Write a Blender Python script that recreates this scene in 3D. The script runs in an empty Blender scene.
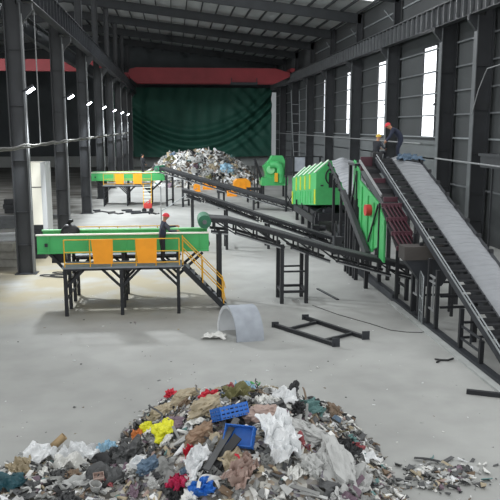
import bpy, bmesh, math, random
from mathutils import Vector, Matrix, noise
SC = bpy.context.scene
COL = SC.collection
PI = math.pi
R = math.radians
rnd = random.Random(7)

# ------------------------------------------------------------------ materials
def lin(h):
    h = h.lstrip('#')
    out = []
    for i in (0, 2, 4):
        c = int(h[i:i+2], 16) / 255
        out.append(c/12.92 if c <= .04045 else ((c+.055)/1.055)**2.4)
    return (*out, 1)

def newmat(name):
    m = bpy.data.materials.new(name)
    m.use_nodes = True
    nt = m.node_tree
    b = nt.nodes['Principled BSDF']
    return m, nt, b

def mat(name, hexa, rough=.6, var=.18, scale=3.0, metal=0.0, bump=0.0, bscale=20.0, wave=None):
    """plain procedural paint / plastic: base colour broken up by noise wear"""
    m, nt, b = newmat(name)
    c = lin(hexa)
    tc = nt.nodes.new('ShaderNodeTexCoord')
    nz = nt.nodes.new('ShaderNodeTexNoise')
    nz.inputs['Scale'].default_value = scale
    nz.inputs['Detail'].default_value = 6
    nt.links.new(tc.outputs['Object'], nz.inputs['Vector'])
    rp = nt.nodes.new('ShaderNodeValToRGB')
    rp.color_ramp.elements[0].position = .3
    rp.color_ramp.elements[1].position = .7
    rp.color_ramp.elements[0].color = tuple(max(0, x*(1-var)) for x in c[:3]) + (1,)
    rp.color_ramp.elements[1].color = tuple(min(1, x*(1+var)) for x in c[:3]) + (1,)
    nt.links.new(nz.outputs['Fac'], rp.inputs['Fac'])
    nt.links.new(rp.outputs['Color'], b.inputs['Base Color'])
    b.inputs['Roughness'].default_value = rough
    b.inputs['Metallic'].default_value = metal
    if bump or wave:
        bp = nt.nodes.new('ShaderNodeBump')
        if wave:
            w = nt.nodes.new('ShaderNodeTexWave')
            w.bands_direction = wave[0]
            w.inputs['Scale'].default_value = wave[1]
            w.inputs['Distortion'].default_value = wave[3] if len(wave) > 3 else 0
            nt.links.new(tc.outputs['Object'], w.inputs['Vector'])
            nt.links.new(w.outputs['Fac'], bp.inputs['Height'])
            bp.inputs['Strength'].default_value = wave[2]
            bp.inputs['Distance'].default_value = .05
        else:
            n2 = nt.nodes.new('ShaderNodeTexNoise')
            n2.inputs['Scale'].default_value = bscale
            n2.inputs['Detail'].default_value = 4
            nt.links.new(tc.outputs['Object'], n2.inputs['Vector'])
            nt.links.new(n2.outputs['Fac'], bp.inputs['Height'])
            bp.inputs['Strength'].default_value = bump
            bp.inputs['Distance'].default_value = .03
        nt.links.new(bp.outputs['Normal'], b.inputs['Normal'])
    return m

def emit(name, hexa, s):
    m, nt, b = newmat(name)
    b.inputs['Base Color'].default_value = lin(hexa)
    b.inputs['Emission Color'].default_value = lin(hexa)
    b.inputs['Emission Strength'].default_value = s
    return m

M = {}
M['black'] = mat('black_steel', '#1b1d21', .55, .25, 4)
M['dark'] = mat('dark_steel', '#2b2e33', .55, .2, 3)
M['column'] = mat('grey_painted_steel', '#313336', .6, .15, 1.2)
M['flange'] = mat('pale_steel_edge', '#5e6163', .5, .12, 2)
M['roofbeam'] = mat('roof_steel', '#2e3134', .7, .15, 1)
M['roof'] = mat('roof_sheet', '#a6a9aa', .7, .12, .25, wave=('X', 3.0, .25))
M['wall'] = mat('wall_sheet', '#3c3f40', .75, .12, .35, wave=('Y', 2.4, .35))
M['lowwall'] = mat('lower_wall_panel', '#5f6364', .75, .1, .4)
M['backwall'] = mat('back_wall', '#4a4f52', .8, .15, .3)
M['palewall'] = mat('pale_block_wall', '#9fa3a2', .8, .08, .5)
M['girt'] = mat('galvanised_girt', '#8b9092', .45, .1, 2, metal=.3)
M['green'] = mat('green_paint', '#46aa62', .45, .12, 1.6)
M['green_pale'] = mat('pale_green_paint', '#86cf95', .45, .1, 1.6)
M['green_drum'] = mat('green_rubber', '#2f6b50', .6, .2, 5)
M['orange'] = mat('orange_panel', '#ee9a16', .5, .1, 1.5)
M['yellow'] = mat('yellow_rail', '#dca52a', .5, .15, 4)
M['yellow_slat'] = mat('yellow_slat', '#c9c62b', .5, .1, 4)
M['white_strip'] = mat('white_strip', '#dfe7dc', .5, .06, 4)
M['belt'] = mat('belt_rubber', '#2b2c2e', .75, .3, 2)
M['belt_tan'] = mat('dusty_belt', '#b0a68c', .85, .15, 1.5)
M['belt_grey'] = mat('dusty_grey_belt', '#383a3c', .8, .2, 1.5)
M['grating'] = mat('walkway_plate', '#7d8288', .55, .12, 4, metal=.2)
M['maroon'] = mat('maroon_paint', '#4a2530', .6, .2, 2)
M['mesh'] = mat('dark_screen_mesh', '#222022', .7, .35, 9, bump=.5, bscale=14)
M['red'] = mat('red_motor', '#c23a36', .45, .12, 4)
M['crane_red'] = mat('crane_red', '#96333a', .55, .12, .6)
M['curtain'] = mat('green_tarpaulin', '#25574a', .7, .12, .5)
M['tarp'] = mat('grey_cover_sheet', '#8d9094', .6, .10, .8, wave=('Y', 1.1, .7, 3.0))
M['white_panel'] = mat('cream_white_panel', '#efecdf', .55, .05, 1)
M['grey_panel'] = mat('pale_grey_frame', '#b5b8ba', .55, .06, 1)
M['curb'] = mat('concrete_curb', '#a5a8a6', .85, .1, 2)
M['cable'] = mat('cable_black', '#232425', .6, .1, 4)
M['pipe'] = mat('grey_conduit', '#8d8f90', .5, .1, 3, metal=.2)
M['lamp'] = emit('lamp_glow', '#f2f7ff', 30)
M['window'] = emit('daylight_pane', '#f4f7fa', 1.5)
M['sheet'] = mat('dusty_pale_sheet', '#989ea6', .7, .12, 2.5)
M['sheet_in'] = mat('pale_lining', '#d0d3d6', .6, .05, 3)
M['sack_black'] = mat('black_plastic', '#121317', .4, .2, 5, bump=.4, bscale=6)
M['navy'] = mat('navy_cloth', '#262c3d', .9, .15, 9)
M['slate'] = mat('slate_cloth', '#454952', .9, .15, 9)
M['charcoal'] = mat('charcoal_cloth', '#22242a', .9, .15, 9)
M['skin'] = mat('skin', '#a8795f', .6, .05, 9)
M['helmet_red'] = mat('red_helmet', '#d02a38', .35, .04, 4)
M['helmet_yellow'] = mat('yellow_helmet', '#c8a83a', .35, .04, 4)
M['hair'] = mat('dark_hair', '#17130f', .8, .1, 9)
M['concrete_dirt'] = mat('junk_grey', '#7a7973', .85, .2, 3)

def floor_mat():
    m, nt, b = newmat('worn_concrete')
    N = nt.nodes.new; L = nt.links.new
    tc = N('ShaderNodeTexCoord')
    def nz(s, d=6):
        n = N('ShaderNodeTexNoise'); n.inputs['Scale'].default_value = s; n.inputs['Detail'].default_value = d
        L(tc.outputs['Object'], n.inputs['Vector']); return n
    big, mid, fine = nz(.16), nz(.9), nz(9)
    r1 = N('ShaderNodeValToRGB')
    r1.color_ramp.elements[0].position = .3; r1.color_ramp.elements[0].color = lin('#8f908d')
    r1.color_ramp.elements[1].position = .7; r1.color_ramp.elements[1].color = lin('#a9aaa7')
    L(big.outputs['Fac'], r1.inputs['Fac'])
    r2 = N('ShaderNodeValToRGB')
    r2.color_ramp.elements[0].position = .35; r2.color_ramp.elements[0].color = (.80, .80, .80, 1)
    r2.color_ramp.elements[1].position = .6; r2.color_ramp.elements[1].color = (1, 1, 1, 1)
    L(mid.outputs['Fac'], r2.inputs['Fac'])
    mx = N('ShaderNodeMixRGB'); mx.blend_type = 'MULTIPLY'; mx.inputs['Fac'].default_value = .55
    L(r1.outputs['Color'], mx.inputs[1]); L(r2.outputs['Color'], mx.inputs[2])
    # tan dust trodden in around the picking platform and the left bay
    sx = N('ShaderNodeSeparateXYZ'); L(tc.outputs['Object'], sx.inputs[0])
    def band(sock, a, c, d, e):
        u = N('ShaderNodeMapRange'); u.interpolation_type = 'SMOOTHSTEP'
        u.inputs['From Min'].default_value = a; u.inputs['From Max'].default_value = c
        L(sock, u.inputs['Value'])
        v = N('ShaderNodeMapRange'); v.interpolation_type = 'SMOOTHSTEP'
        v.inputs['From Min'].default_value = d; v.inputs['From Max'].default_value = e
        v.inputs['To Min'].default_value = 1; v.inputs['To Max'].default_value = 0
        L(sock, v.inputs['Value'])
        q = N('ShaderNodeMath'); q.operation = 'MULTIPLY'
        L(u.outputs[0], q.inputs[0]); L(v.outputs[0], q.inputs[1]); return q
    bx = band(sx.outputs['X'], -30, -12, -1, 4); by = band(sx.outputs['Y'], 24, 30, 38, 54)
    q = N('ShaderNodeMath'); q.operation = 'MULTIPLY'; L(bx.outputs[0], q.inputs[0]); L(by.outputs[0], q.inputs[1])
    nb = nz(.5)
    r3 = N('ShaderNodeMapRange'); r3.inputs['From Min'].default_value = .3; r3.inputs['From Max'].default_value = .55
    L(nb.outputs['Fac'], r3.inputs['Value'])
    q2 = N('ShaderNodeMath'); q2.operation = 'MULTIPLY'; L(q.outputs[0], q2.inputs[0]); L(r3.outputs[0], q2.inputs[1])
    q3 = N('ShaderNodeMath'); q3.operation = 'MULTIPLY'; q3.inputs[1].default_value = .85; L(q2.outputs[0], q3.inputs[0])
    mt = N('ShaderNodeMixRGB'); L(q3.outputs[0], mt.inputs['Fac'])
    L(mx.outputs[0], mt.inputs[1]); mt.inputs[2].default_value = lin('#938a70')
    # dark scuffs in the left bay
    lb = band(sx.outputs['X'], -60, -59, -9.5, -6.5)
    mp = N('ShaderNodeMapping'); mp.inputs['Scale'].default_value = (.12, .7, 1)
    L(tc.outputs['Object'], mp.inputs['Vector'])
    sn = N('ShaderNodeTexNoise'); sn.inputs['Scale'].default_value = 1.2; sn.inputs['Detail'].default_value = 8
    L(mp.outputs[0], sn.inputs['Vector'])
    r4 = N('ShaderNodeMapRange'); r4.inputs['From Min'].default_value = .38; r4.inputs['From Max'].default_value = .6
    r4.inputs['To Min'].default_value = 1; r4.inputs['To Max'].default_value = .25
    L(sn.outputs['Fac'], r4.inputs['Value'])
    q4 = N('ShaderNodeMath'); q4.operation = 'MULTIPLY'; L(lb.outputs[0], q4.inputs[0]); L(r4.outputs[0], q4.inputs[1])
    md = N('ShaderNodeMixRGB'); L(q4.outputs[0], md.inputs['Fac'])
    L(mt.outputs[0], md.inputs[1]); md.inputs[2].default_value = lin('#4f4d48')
    L(md.outputs[0], b.inputs['Base Color'])
    b.inputs['Roughness'].default_value = .72
    bp = N('ShaderNodeBump'); bp.inputs['Strength'].default_value = .12; bp.inputs['Distance'].default_value = .01
    L(fine.outputs['Fac'], bp.inputs['Height']); L(bp.outputs[0], b.inputs['Normal'])
    return m
M['floor'] = floor_mat()

def rubble_mat(name, s, cols):
    m, nt, b = newmat(name)
    N = nt.nodes.new; L = nt.links.new
    tc = N('ShaderNodeTexCoord'); vo = N('ShaderNodeTexVoronoi'); vo.inputs['Scale'].default_value = s
    L(tc.outputs['Object'], vo.inputs['Vector'])
    sp = N('ShaderNodeSeparateColor'); L(vo.outputs['Color'], sp.inputs[0])
    rp = N('ShaderNodeValToRGB'); rp.color_ramp.interpolation = 'CONSTANT'
    e = rp.color_ramp.elements
    while len(e) < len(cols): e.new(.5)
    for i, c in enumerate(cols):
        e[i].position = i/len(cols); e[i].color = lin(c)
    L(sp.outputs[0], rp.inputs[0]); L(rp.outputs[0], b.inputs['Base Color'])
    b.inputs['Roughness'].default_value = .8
    return m
M['rubble'] = rubble_mat('mixed_rubbish', 9, ['#85817a', '#9d9b94', '#5a5752', '#b5b3ac', '#6d6a60', '#8d8a88', '#c8c6c0', '#4a4843', '#96897a', '#7b7680'])
M['rubble_far'] = rubble_mat('mixed_rubbish_far', 3.2, ['#8f8d86', '#a9a79d', '#5a564e', '#c9c8c0', '#77736a', '#3f3d38', '#b5b09f', '#d8d8d2', '#8a8278', '#66625c'])

# ------------------------------------------------------------------ mesh builder
LOC = {}
class MB:
    def __init__(s): s.v = []; s.f = []; s.mi = []; s.sm = []
    def add(s, vs, fs, mi=0, smooth=False):
        o = len(s.v); s.v += [tuple(v) for v in vs]
        for f in fs: s.f.append([i+o for i in f]); s.mi.append(mi); s.sm.append(smooth)
        return s
    def box(s, x0, x1, y0, y1, z0, z1, mi=0):
        vs = [(x, y, z) for z in (z0, z1) for y in (y0, y1) for x in (x0, x1)]
        return s.add(vs, [(0, 2, 3, 1), (4, 5, 7, 6), (0, 1, 5, 4), (2, 6, 7, 3), (0, 4, 6, 2), (1, 3, 7, 5)], mi)
    def bar(s, p, q, w=.08, h=None, up=(0, 0, 1), mi=0):
        h = w if h is None else h
        p, q = Vector(p), Vector(q); d = (q-p).normalized()
        u = Vector(up)
        if abs(d.dot(u)) > .98: u = Vector((0, 1, 0))
        a = d.cross(u).normalized(); b = a.cross(d).normalized()
        vs = []
        for c in (p, q):
            for sa, sb in ((-1, -1), (1, -1), (1, 1), (-1, 1)): vs.append(c+a*(sa*w/2)+b*(sb*h/2))
        return s.add(vs, [(3, 2, 1, 0), (4, 5, 6, 7), (0, 1, 5, 4), (1, 2, 6, 5), (2, 3, 7, 6), (3, 0, 4, 7)], mi)
    def tube(s, pts, r, n=8, mi=0, caps=True):
        pts = [Vector(p) for p in pts]; rs = r if isinstance(r, (list, tuple)) else [r]*len(pts)
        vs = []; pa = None
        for i, p in enumerate(pts):
            d = (pts[min(i+1, len(pts)-1)]-pts[max(i-1, 0)]).normalized()
            if pa is None:
                u = Vector((0, 0, 1)) if abs(d.z) < .9 else Vector((0, 1, 0))
                pa = d.cross(u).normalized()
            pa = (pa-d*pa.dot(d)).normalized(); b = d.cross(pa)
            for k in range(n):
                t = 2*PI*k/n; vs.append(p+(pa*math.cos(t)+b*math.sin(t))*rs[i])
        fs = []
        for i in range(len(pts)-1):
            for k in range(n):
                k2 = (k+1) % n; fs.append((i*n+k, i*n+k2, (i+1)*n+k2, (i+1)*n+k))
        s.add(vs, fs, mi, True)
        if caps:
            m = len(pts)-1
            s.add(vs[:n], [tuple(reversed(range(n)))], mi); s.add(vs[m*n:], [tuple(range(n))], mi)
        return s
    def prism(s, poly, ax, a, b, mi=0):
        """poly of 2-D points, extruded along axis ax ('x': (y,z), 'y': (x,z), 'z': (x,y)) from a to b"""
        def P(u, w, t): return {'x': (t, u, w), 'y': (u, t, w), 'z': (u, w, t)}[ax]
        n = len(poly); vs = [P(u, w, a) for u, w in poly]+[P(u, w, b) for u, w in poly]
        fs = [tuple(range(n)), tuple(reversed(range(n, 2*n)))]+[(i, (i+1) % n+0, (i+1) % n+n, i+n) for i in range(n)]
        return s.add(vs, fs, mi)
    def grid(s, fn, nu, nv, mi=0, smooth=True):
        vs = [fn(i/nu, j/nv) for j in range(nv+1) for i in range(nu+1)]
        fs = [(j*(nu+1)+i, j*(nu+1)+i+1, (j+1)*(nu+1)+i+1, (j+1)*(nu+1)+i) for j in range(nv) for i in range(nu)]
        return s.add(vs, fs, mi, smooth)
    def ibeam(s, p, q, w, h, t=.03, up=(0, 0, 1), mi=0):
        p, q = Vector(p), Vector(q); d = (q-p).normalized(); u = Vector(up); u = (u-d*u.dot(d)).normalized()
        s.bar(p+u*(h/2-t/2), q+u*(h/2-t/2), w, t, u, mi); s.bar(p-u*(h/2-t/2), q-u*(h/2-t/2), w, t, u, mi)
        return s.bar(p, q, t, h-2*t, u, mi)
    def build(s, name, mats, parent=None, org=None, fix=True):
        if parent is not None: o0 = LOC.get(parent.name, Vector((0, 0, 0)))
        else: o0 = Vector(org) if org is not None else Vector((0, 0, 0))
        me = bpy.data.meshes.new(name)
        me.from_pydata([tuple(Vector(v)-o0) for v in s.v], [], s.f)
        for m in (mats if isinstance(mats, (list, tuple)) else [mats]): me.materials.append(m if not isinstance(m, str) else M[m])
        for i, p in enumerate(me.polygons): p.material_index = s.mi[i]; p.use_smooth = s.sm[i]
        if fix:
            bm = bmesh.new(); bm.from_mesh(me); bmesh.ops.recalc_face_normals(bm, faces=bm.faces); bm.to_mesh(me); bm.free()
        me.update()
        o = bpy.data.objects.new(name, me); COL.objects.link(o)
        if parent is not None: o.parent = parent; LOC[o.name] = o0
        else: o.location = o0; LOC[o.name] = o0
        return o

def tag(o, label, cat, group=None, kind=None):
    o['label'] = label; o['category'] = cat
    if group: o['group'] = group
    if kind: o['kind'] = kind
    return o
def thing(name, loc, label, cat, group=None):
    o = bpy.data.objects.new(name, None); COL.objects.link(o); o.location = loc
    o.empty_display_size = .2; LOC[o.name] = Vector(loc)
    return tag(o, label, cat, group)
def struct(o): o['kind'] = 'structure'; return o
def kids(o): return [c for c in o.children]
def copy_tree(o, loc=None, parent=None):
    c = o.copy(); COL.objects.link(c)
    if parent is not None: c.parent = parent
    if loc is not None: c.location = loc
    for ch in list(o.children): copy_tree(ch, None, c)
    return c
ORD = ['first', 'second', 'third', 'fourth', 'fifth', 'sixth', 'seventh', 'eighth', 'ninth', 'tenth']

# ------------------------------------------------------------------ setting
struct(MB().box(-62, 20, -8, 134, -.3, 0).build('floor', 'floor'))
RY = [47.2+12.2*k for k in range(7)]          # right column bays
LY = [35.2+12.4*k for k in range(8)]          # left column bays
def roof_z(x): return 18.55+.117*(18.9-x) if x > -12 else 18.55+.117*(18.9+12)-.117*(-12-x)

# right wall with tall window slots
WIN = []                                      # (y0, y1) of each slot at the near end of a bay
for y in RY[:-1]:
    WIN.append((y+3.8, y+6.6))
wz0, wz1 = 6.4, 13.1
mb = MB()
ys = [30.0]
for a, b in WIN:
    mb.box(19.2, 19.4, ys[-1], a, 0, 19.2)
    mb.box(19.2, 19.4, a, b, 0, wz0); mb.box(19.2, 19.4, a, b, wz1, 19.2)
    ys.append(b)
mb.box(19.2, 19.4, ys[-1], 133, 0, 19.2)
wall_r = struct(mb.build('wall_right', 'wall'))
for k, (a, b) in enumerate(WIN):
    w = bpy.data.objects.new('window_%d' % (k+1), None); COL.objects.link(w); w.location = (19.3, (a+b)/2, wz0); struct(w); LOC[w.name] = Vector(w.location)
    MB().box(19.26, 19.3, a, b, wz0, wz1).build('pane', 'window', w)
    f = MB()
    f.box(19.14, 19.3, a-.08, a, wz0-.08, wz1+.08); f.box(19.14, 19.3, b, b+.08, wz0-.08, wz1+.08)
    f.box(19.14, 19.3, a, b, wz1, wz1+.08); f.box(19.14, 19.3, a, b, wz0-.08, wz0)
    f.build('frame', 'column', w)
for k in range(8):
    z = 3.3+1.58*k
    g = MB().bar((19.1, 30, z), (19.1, 132, z), .16, .1).build('girt', 'girt' if k in (1, 2) else 'flange', wall_r)
lw = MB()
for i, y in enumerate(RY[:-1]):
    lw.box(19.02, 19.18, y+.3, RY[i+1]-.3, 0, 6.2)
lw.build('lower_panel', 'lowwall', wall_r)

# back wall, left bay wall
mb = MB(); mb.box(-62, 19.4, 132, 132.4, 0, 24)
struct(mb.build('wall_back', 'backwall'))
struct(MB().box(-62, 19.0, 131.2, 132, 0, 1.9).build('trim_1', 'palewall'))
struct(MB().box(-62, -61.6, 20, 132, 0, 19).build('wall_left', 'backwall'))
struct(MB().box(17.3, 18.95, 131.6, 132.0, 1.9, 13.5).build('window_40', emit('dusty_daylight_pane', '#c9cfd2', .35)))

# roof deck with purlins
mb = MB()
sk = [(y+4.5, y+6.5) for y in RY]              # translucent sheets by the eave
x0, x1 = 15.8, 18.4
cut = [40]
for a, b in sk:
    cut += [a, b]
cut.append(132.4)
def slab(xa, xb, ya, yb, t=.06, mi=0):
    za, zb = roof_z(xa), roof_z(xb)
    vs = [(xa, ya, za), (xb, ya, zb), (xb, yb, zb), (xa, yb, za)]
    mb.add(vs+[(x, y, z+t) for x, y, z in vs], [(0, 1, 2, 3), (7, 6, 5, 4), (0, 4, 5, 1), (1, 5, 6, 2), (2, 6, 7, 3), (3, 7, 4, 0)], mi)
slab(-12, x0, 40, 132.4); slab(x1, 19.5, 40, 132.4); slab(-62, -12, 22, 132.4)
for i in range(0, len(cut)-1, 2): slab(x0, x1, cut[i], cut[i+1])
ceil = struct(mb.build('ceiling', 'roof'))
for k in range(19):
    x = 18.6-1.7*k
    MB().bar((x, 40, roof_z(x)-.13), (x, 132, roof_z(x)-.13), .1, .24).build('purlin', 'roofbeam', ceil)
for k, (a, b) in enumerate(sk):
    mb = MB(); slab(x0, x1, a, b)
    struct(mb.build('window_%d' % (k+20), 'window'))

# ------------------------------------------------------------------ steel frame
def column(side, y, label):
    """H column: wide web facing down the hall, flange on the hall side, thinner stub above the runway beam"""
    x0, x1 = (-7.8, -7.05) if side < 0 else (18.0, 19.0)
    t = thing('steel_column', ((x0+x1)/2, y, 0), label, 'column', 'left row columns' if side < 0 else 'right row columns')
    top = 12.9 if side < 0 else 13.75
    m = MB(); m.box(x0+.03, x1-.03, y-.02, y+.02, 0, top)
    for z in (1.45, 3.1, 5.6, 8.2, 10.8): m.box(x0+.03, x1-.03, y-.12, y+.12, z-.012, z+.012)
    m.build('web', 'column', t)
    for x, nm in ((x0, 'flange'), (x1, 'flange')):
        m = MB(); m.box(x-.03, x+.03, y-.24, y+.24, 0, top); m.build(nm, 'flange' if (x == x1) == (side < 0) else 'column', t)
    MB().box(x0-.15, x1+.15, y-.35, y+.35, 0, .04).build('base_plate', 'dark', t)
    # bracket and stub
    m = MB()
    xi = x1 if side < 0 else x0; s = 1 if side < 0 else -1
    m.prism([(xi-.02*s, top-1.0), (xi+.55*s, top-.3), (xi+.55*s, top), (xi-.02*s, top)], 'y', y-.15, y+.15)
    m.build('bracket', 'column', t)
    xs = (x0, x0+.55) if side < 0 else (x1-.55, x1)
    zt = min(roof_z(xs[0]), roof_z(xs[1]))-.05
    m = MB(); m.box(xs[0], xs[1], y-.02, y+.02, top, zt); m.box(xs[0], xs[0]+.03, y-.2, y+.2, top, zt); m.box(xs[1]-.03, xs[1], y-.2, y+.2, top, zt)
    m.build('upper_stub', 'column', t)
    if side < 0:
        xc = x1-.02
        MB().tube([(xc+.08, y-.26, 12.4), (xc+.1, y-.3, 12.2), (xc+.1, y-.3, 3.2)], .028, 6).build('conduit', 'pipe', t)
    return t
for k, y in enumerate(LY):
    column(-1, y, '%s dark grey steel column from the front in the left row' % ORD[k])
for k, y in enumerate([41.6]+RY):
    column(1, y, '%s dark grey steel column from the front along the right wall' % ORD[k])
column(-1, 22.8, 'dark grey steel column beside the camera ahead of the left row').location.y += 0

def rafter(y, label):
    m = MB()
    for a, b in ((18.9, -12), (-12, -40)):
        m.ibeam((a, y, roof_z(a)-.7), (b, y, roof_z(b)-.7), .34, .95, .04)
    o = m.build('roof_rafter', 'roofbeam', org=(0, y, 18))
    tag(o, label, 'roof beam', 'roof rafters')
for k, y in enumerate(RY):
    rafter(y, '%s dark sloping roof rafter from the front' % ORD[k])
# intermediate eave braces on the right wall above the runway
for k, y in enumerate(RY[:4]):
    m = MB(); m.bar((19.12, y+.4, 15.4), (19.12, y+5, 17.6), .1); m.bar((19.12, y+.5, 16.9), (19.12, y+11.7, 16.9), .16, .12)
    m.build('eave_brace', 'girt', wall_r)

def runway(side, label):
    x = -6.75 if side < 0 else 17.75
    z0, z1 = (13.0, 14.25) if side < 0 else (13.75, 15.1)
    t = thing('crane_runway_beam', (x, 24, z0), label, 'crane beam')
    m = MB(); m.ibeam((x, 24, (z0+z1)/2), (x, 131, (z0+z1)/2), .5, z1-z0, .05); m.build('girder', 'column' if side > 0 else 'dark', t)
    MB().box(x-.05, x+.05, 24, 131, z1, z1+.12).build('rail', 'flange', t)
    m = MB()
    for k in range(96):
        y = 30+1.05*k
        for xa in (x-.23, x+.03): m.box(xa, xa+.2, y-.03, y+.03, z0+.05, z1-.05)
    m.build('stiffener', 'flange' if side > 0 else 'dark', t)
runway(-1, 'dark crane runway beam along the left columns')
runway(1, 'grey crane runway beam with stiffeners along the right wall')

# red overhead crane across the far end, and the one in the left bay
t = thing('overhead_crane', (5.5, 108, 14.05), 'red overhead travelling crane spanning the hall in front of the green curtain', 'crane')
for dy in (-1.1, 1.1):
    m = MB(); m.prism([(-6.4, 14.5), (-6.4, 15.5), (-5.4, 15.8), (15.2, 15.8), (17.4, 15.2), (17.4, 14.6), (15.2, 13.6), (-5.4, 13.6)], 'y', 108+dy-.3, 108+dy+.3)
    m.build('girder', 'crane_red', t)
for x in (-6.75, 17.75): MB().box(x-.3, x+.3, 106, 110, 14.39 if x < 0 else 15.24, 15.0 if x < 0 else 15.8).build('end_carriage', 'crane_red', t)
m = MB(); m.box(8.5, 12.5, 106.3, 107.3, 13.4, 13.75); m.bar((8.6, 106.4, 13.4), (8.6, 106.4, 14.4), .1); m.bar((12.4, 106.4, 13.4), (12.4, 106.4, 14.4), .1)
m.build('walkway', 'dark', t)
t = thing('overhead_crane', (-26, 90, 14.2), 'red overhead crane in the dark bay behind the left columns', 'crane')
MB().box(-46, -8.6, 89.6, 90.4, 13.9, 15.3).build('girder', 'crane_red', t)
MB().box(-9.0, -8.3, 88.4, 91.6, 13.57, 14.2).build('end_carriage', 'dark', t)
m = MB(); m.ibeam((-8.6, 24, 13.0), (-8.6, 131, 13.0), .4, 1.1, .05)
tag(m.build('crane_runway_beam', 'dark', org=(-8.6, 24, 12.4)), 'dark runway beam of the left bay behind the left columns', 'crane beam')

# green curtain
def cur(u, v):
    x = -11+28.7*u; z = 2.0+12.1*v
    c = (u-.5)
    s = v-2.5*c*c                              # swag coordinate
    w = math.exp(-((s-.18)/.22)**2)
    d = .6*w*math.sin(s*36)+.16*math.sin(u*70+2*math.sin(v*3))*(.35+.65*v)+.25*noise.noise(Vector((u*9, v*4, 1)))
    d += .22*math.exp(-((u-.86)/.1)**2)*math.sin((u*1.2+v*.5)*60)
    return (x, 128.5+d, z-.25*math.sin(PI*u)*(1 if v < .05 else 0))
m = MB(); m.grid(cur, 160, 60)
o = m.build('hall_curtain', 'curtain', org=(3, 128.5, 2)); tag(o, 'dark green tarpaulin curtain with swagged folds hung across the far wall', 'curtain')

# floodlights on the left columns
def floodlight(yc, label):
    y = yc-.3; x = -6.9 if yc < 40 else -6.8 if yc < 50 else -7.08; z0 = -.3 if yc < 40 else -.1
    t = thing('floodlight', (x, y, 9.2+z0), label, 'lamp', 'floodlights on the left columns')
    m = MB(); m.bar((-7.12, yc-.25, 9.17+z0), (x+.25, y-.45, 9.27+z0), .06); m.prism([(x+.08, 9.1+z0), (x+.42, 9.33+z0), (x+.38, 9.45+z0), (x+.04, 9.25+z0)], 'y', y-.68, y-.36)
    m.build('housing', 'dark', t)
    m = MB(); m.add([(x+.1, y-.66, 9.1+z0), (x+.42, y-.66, 9.315+z0), (x+.42, y-.38, 9.315+z0), (x+.1, y-.38, 9.1+z0),
                     (x+.14, y-.66, 9.04+z0), (x+.46, y-.66, 9.255+z0), (x+.46, y-.38, 9.255+z0), (x+.14, y-.38, 9.04+z0)], [(0, 1, 2, 3), (7, 6, 5, 4), (0, 4, 5, 1), (1, 5, 6, 2), (2, 6, 7, 3), (3, 7, 4, 0)])
    m.build('lens', 'lamp', t)
    l = bpy.data.lights.new('flood', 'SPOT'); l.energy = 5200; l.spot_size = R(150); l.spot_blend = .6; l.shadow_soft_size = .35; l.color = (.93, .97, 1)
    lo = bpy.data.objects.new('flood_light', l); COL.objects.link(lo); lo.location = (x+.75, y-.7, 8.95+z0)
    lo.rotation_euler = Vector((8, 1.5, -9)).to_track_quat('-Z', 'Y').to_euler()
for k, y in enumerate(LY[:7]):
    floodlight(y, '%s glowing white floodlight from the front on the left columns' % ORD[k])

m = MB(); m.tube([(-6.85, 37.4, 12.9), (-6.85, 37.4, 6.4)], .028, 6)
tag(m.build('drop_conduit', 'pipe', org=(-6.85, 37.4, 6.4)), 'thin vertical conduit dropping from the runway beam just behind the first left column', 'conduit')
# cable run along the left columns
m = MB()
pts = [(-6.8, 24+.8*k, 6.28+.02*math.sin(k*1.3)+.03*noise.noise(Vector((k*.7, 0, 0)))) for k in range(105)]
m.tube(pts, .06, 6); m.tube([(x+.1, y, z+.09+.03*math.sin(y)) for x, y, z in pts], .05, 6)
tag(m.build('cable_bundle', mat('cable_sheath', '#5d5d5a', .6, .25, 2), org=(-6.8, 24, 6.28)), 'long sagging grey cable bundle strung along the left columns', 'cable')

# right wall details
m = MB(); m.tube([(17.7, 35, 5.05), (17.7, 46.5, 5.1)], .06, 6)
tag(m.build('wall_pipe', 'pipe', org=(17.7, 35, 5.05)), 'thin pale pipe across the nearest right columns', 'pipe')
m = MB(); m.tube([(17.85, 50, 6.0), (17.85, 64, 6.05), (17.85, 124, 6.2)], .06, 6)
tag(m.build('wall_pipe', 'pipe', org=(17.85, 50, 6.0)), 'long pale pipe along the right wall below the windows', 'pipe')
m = MB(); m.tube([(17.9, 41.4, 8.0), (17.9, 40.6, 9.4), (17.9, 39.6, 10.5), (17.9, 37.5, 10.6)], .035, 6)
tag(m.build('hanging_cable', 'pipe', org=(17.9, 41.4, 8)), 'curved pale cable at the right column nearest the frame edge', 'cable')
m = MB(); m.box(17.6, 18.6, 36, 39.5, 5.55, 5.7); m.box(17.7, 17.8, 36, 39.4, 4.9, 5.55); m.bar((18.4, 39.2, 5.6), (18.4, 39.2, 0), .1)
tag(m.build('wall_shelf', 'column', org=(18, 37, 0)), 'grey steel wall ledge at the right edge behind the covered conveyor', 'shelf')
for k, (y, z) in enumerate(((60.0, 9.0), (72.0, 8.9), (48.3, 8.6))):
    m = MB(); m.tube([(18.6, y, z), (18.3, y+.1, z+.3), (18.2, y+.5, z+.1)], [.1, .12, .05], 8)
    tag(m.build('wall_lamp', 'dark', org=(18.6, y, z)), 'small dark bracket lamp on the %s window strip from the front' % ORD[(1, 2, 0)[k]], 'lamp', 'bracket lamps')
t = thing('ladder', (17.2, 98, 0), 'tall pale aluminium ladder leaning on the right wall near the far end', 'ladder')
for x, dx in ((16.6, -.9), (17.4, -.3)):
    MB().bar((x, 97, 0), (x+dx*.6+.3, 99, 12.2), .1, .1).build('side_rail', 'girt', t)
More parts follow.
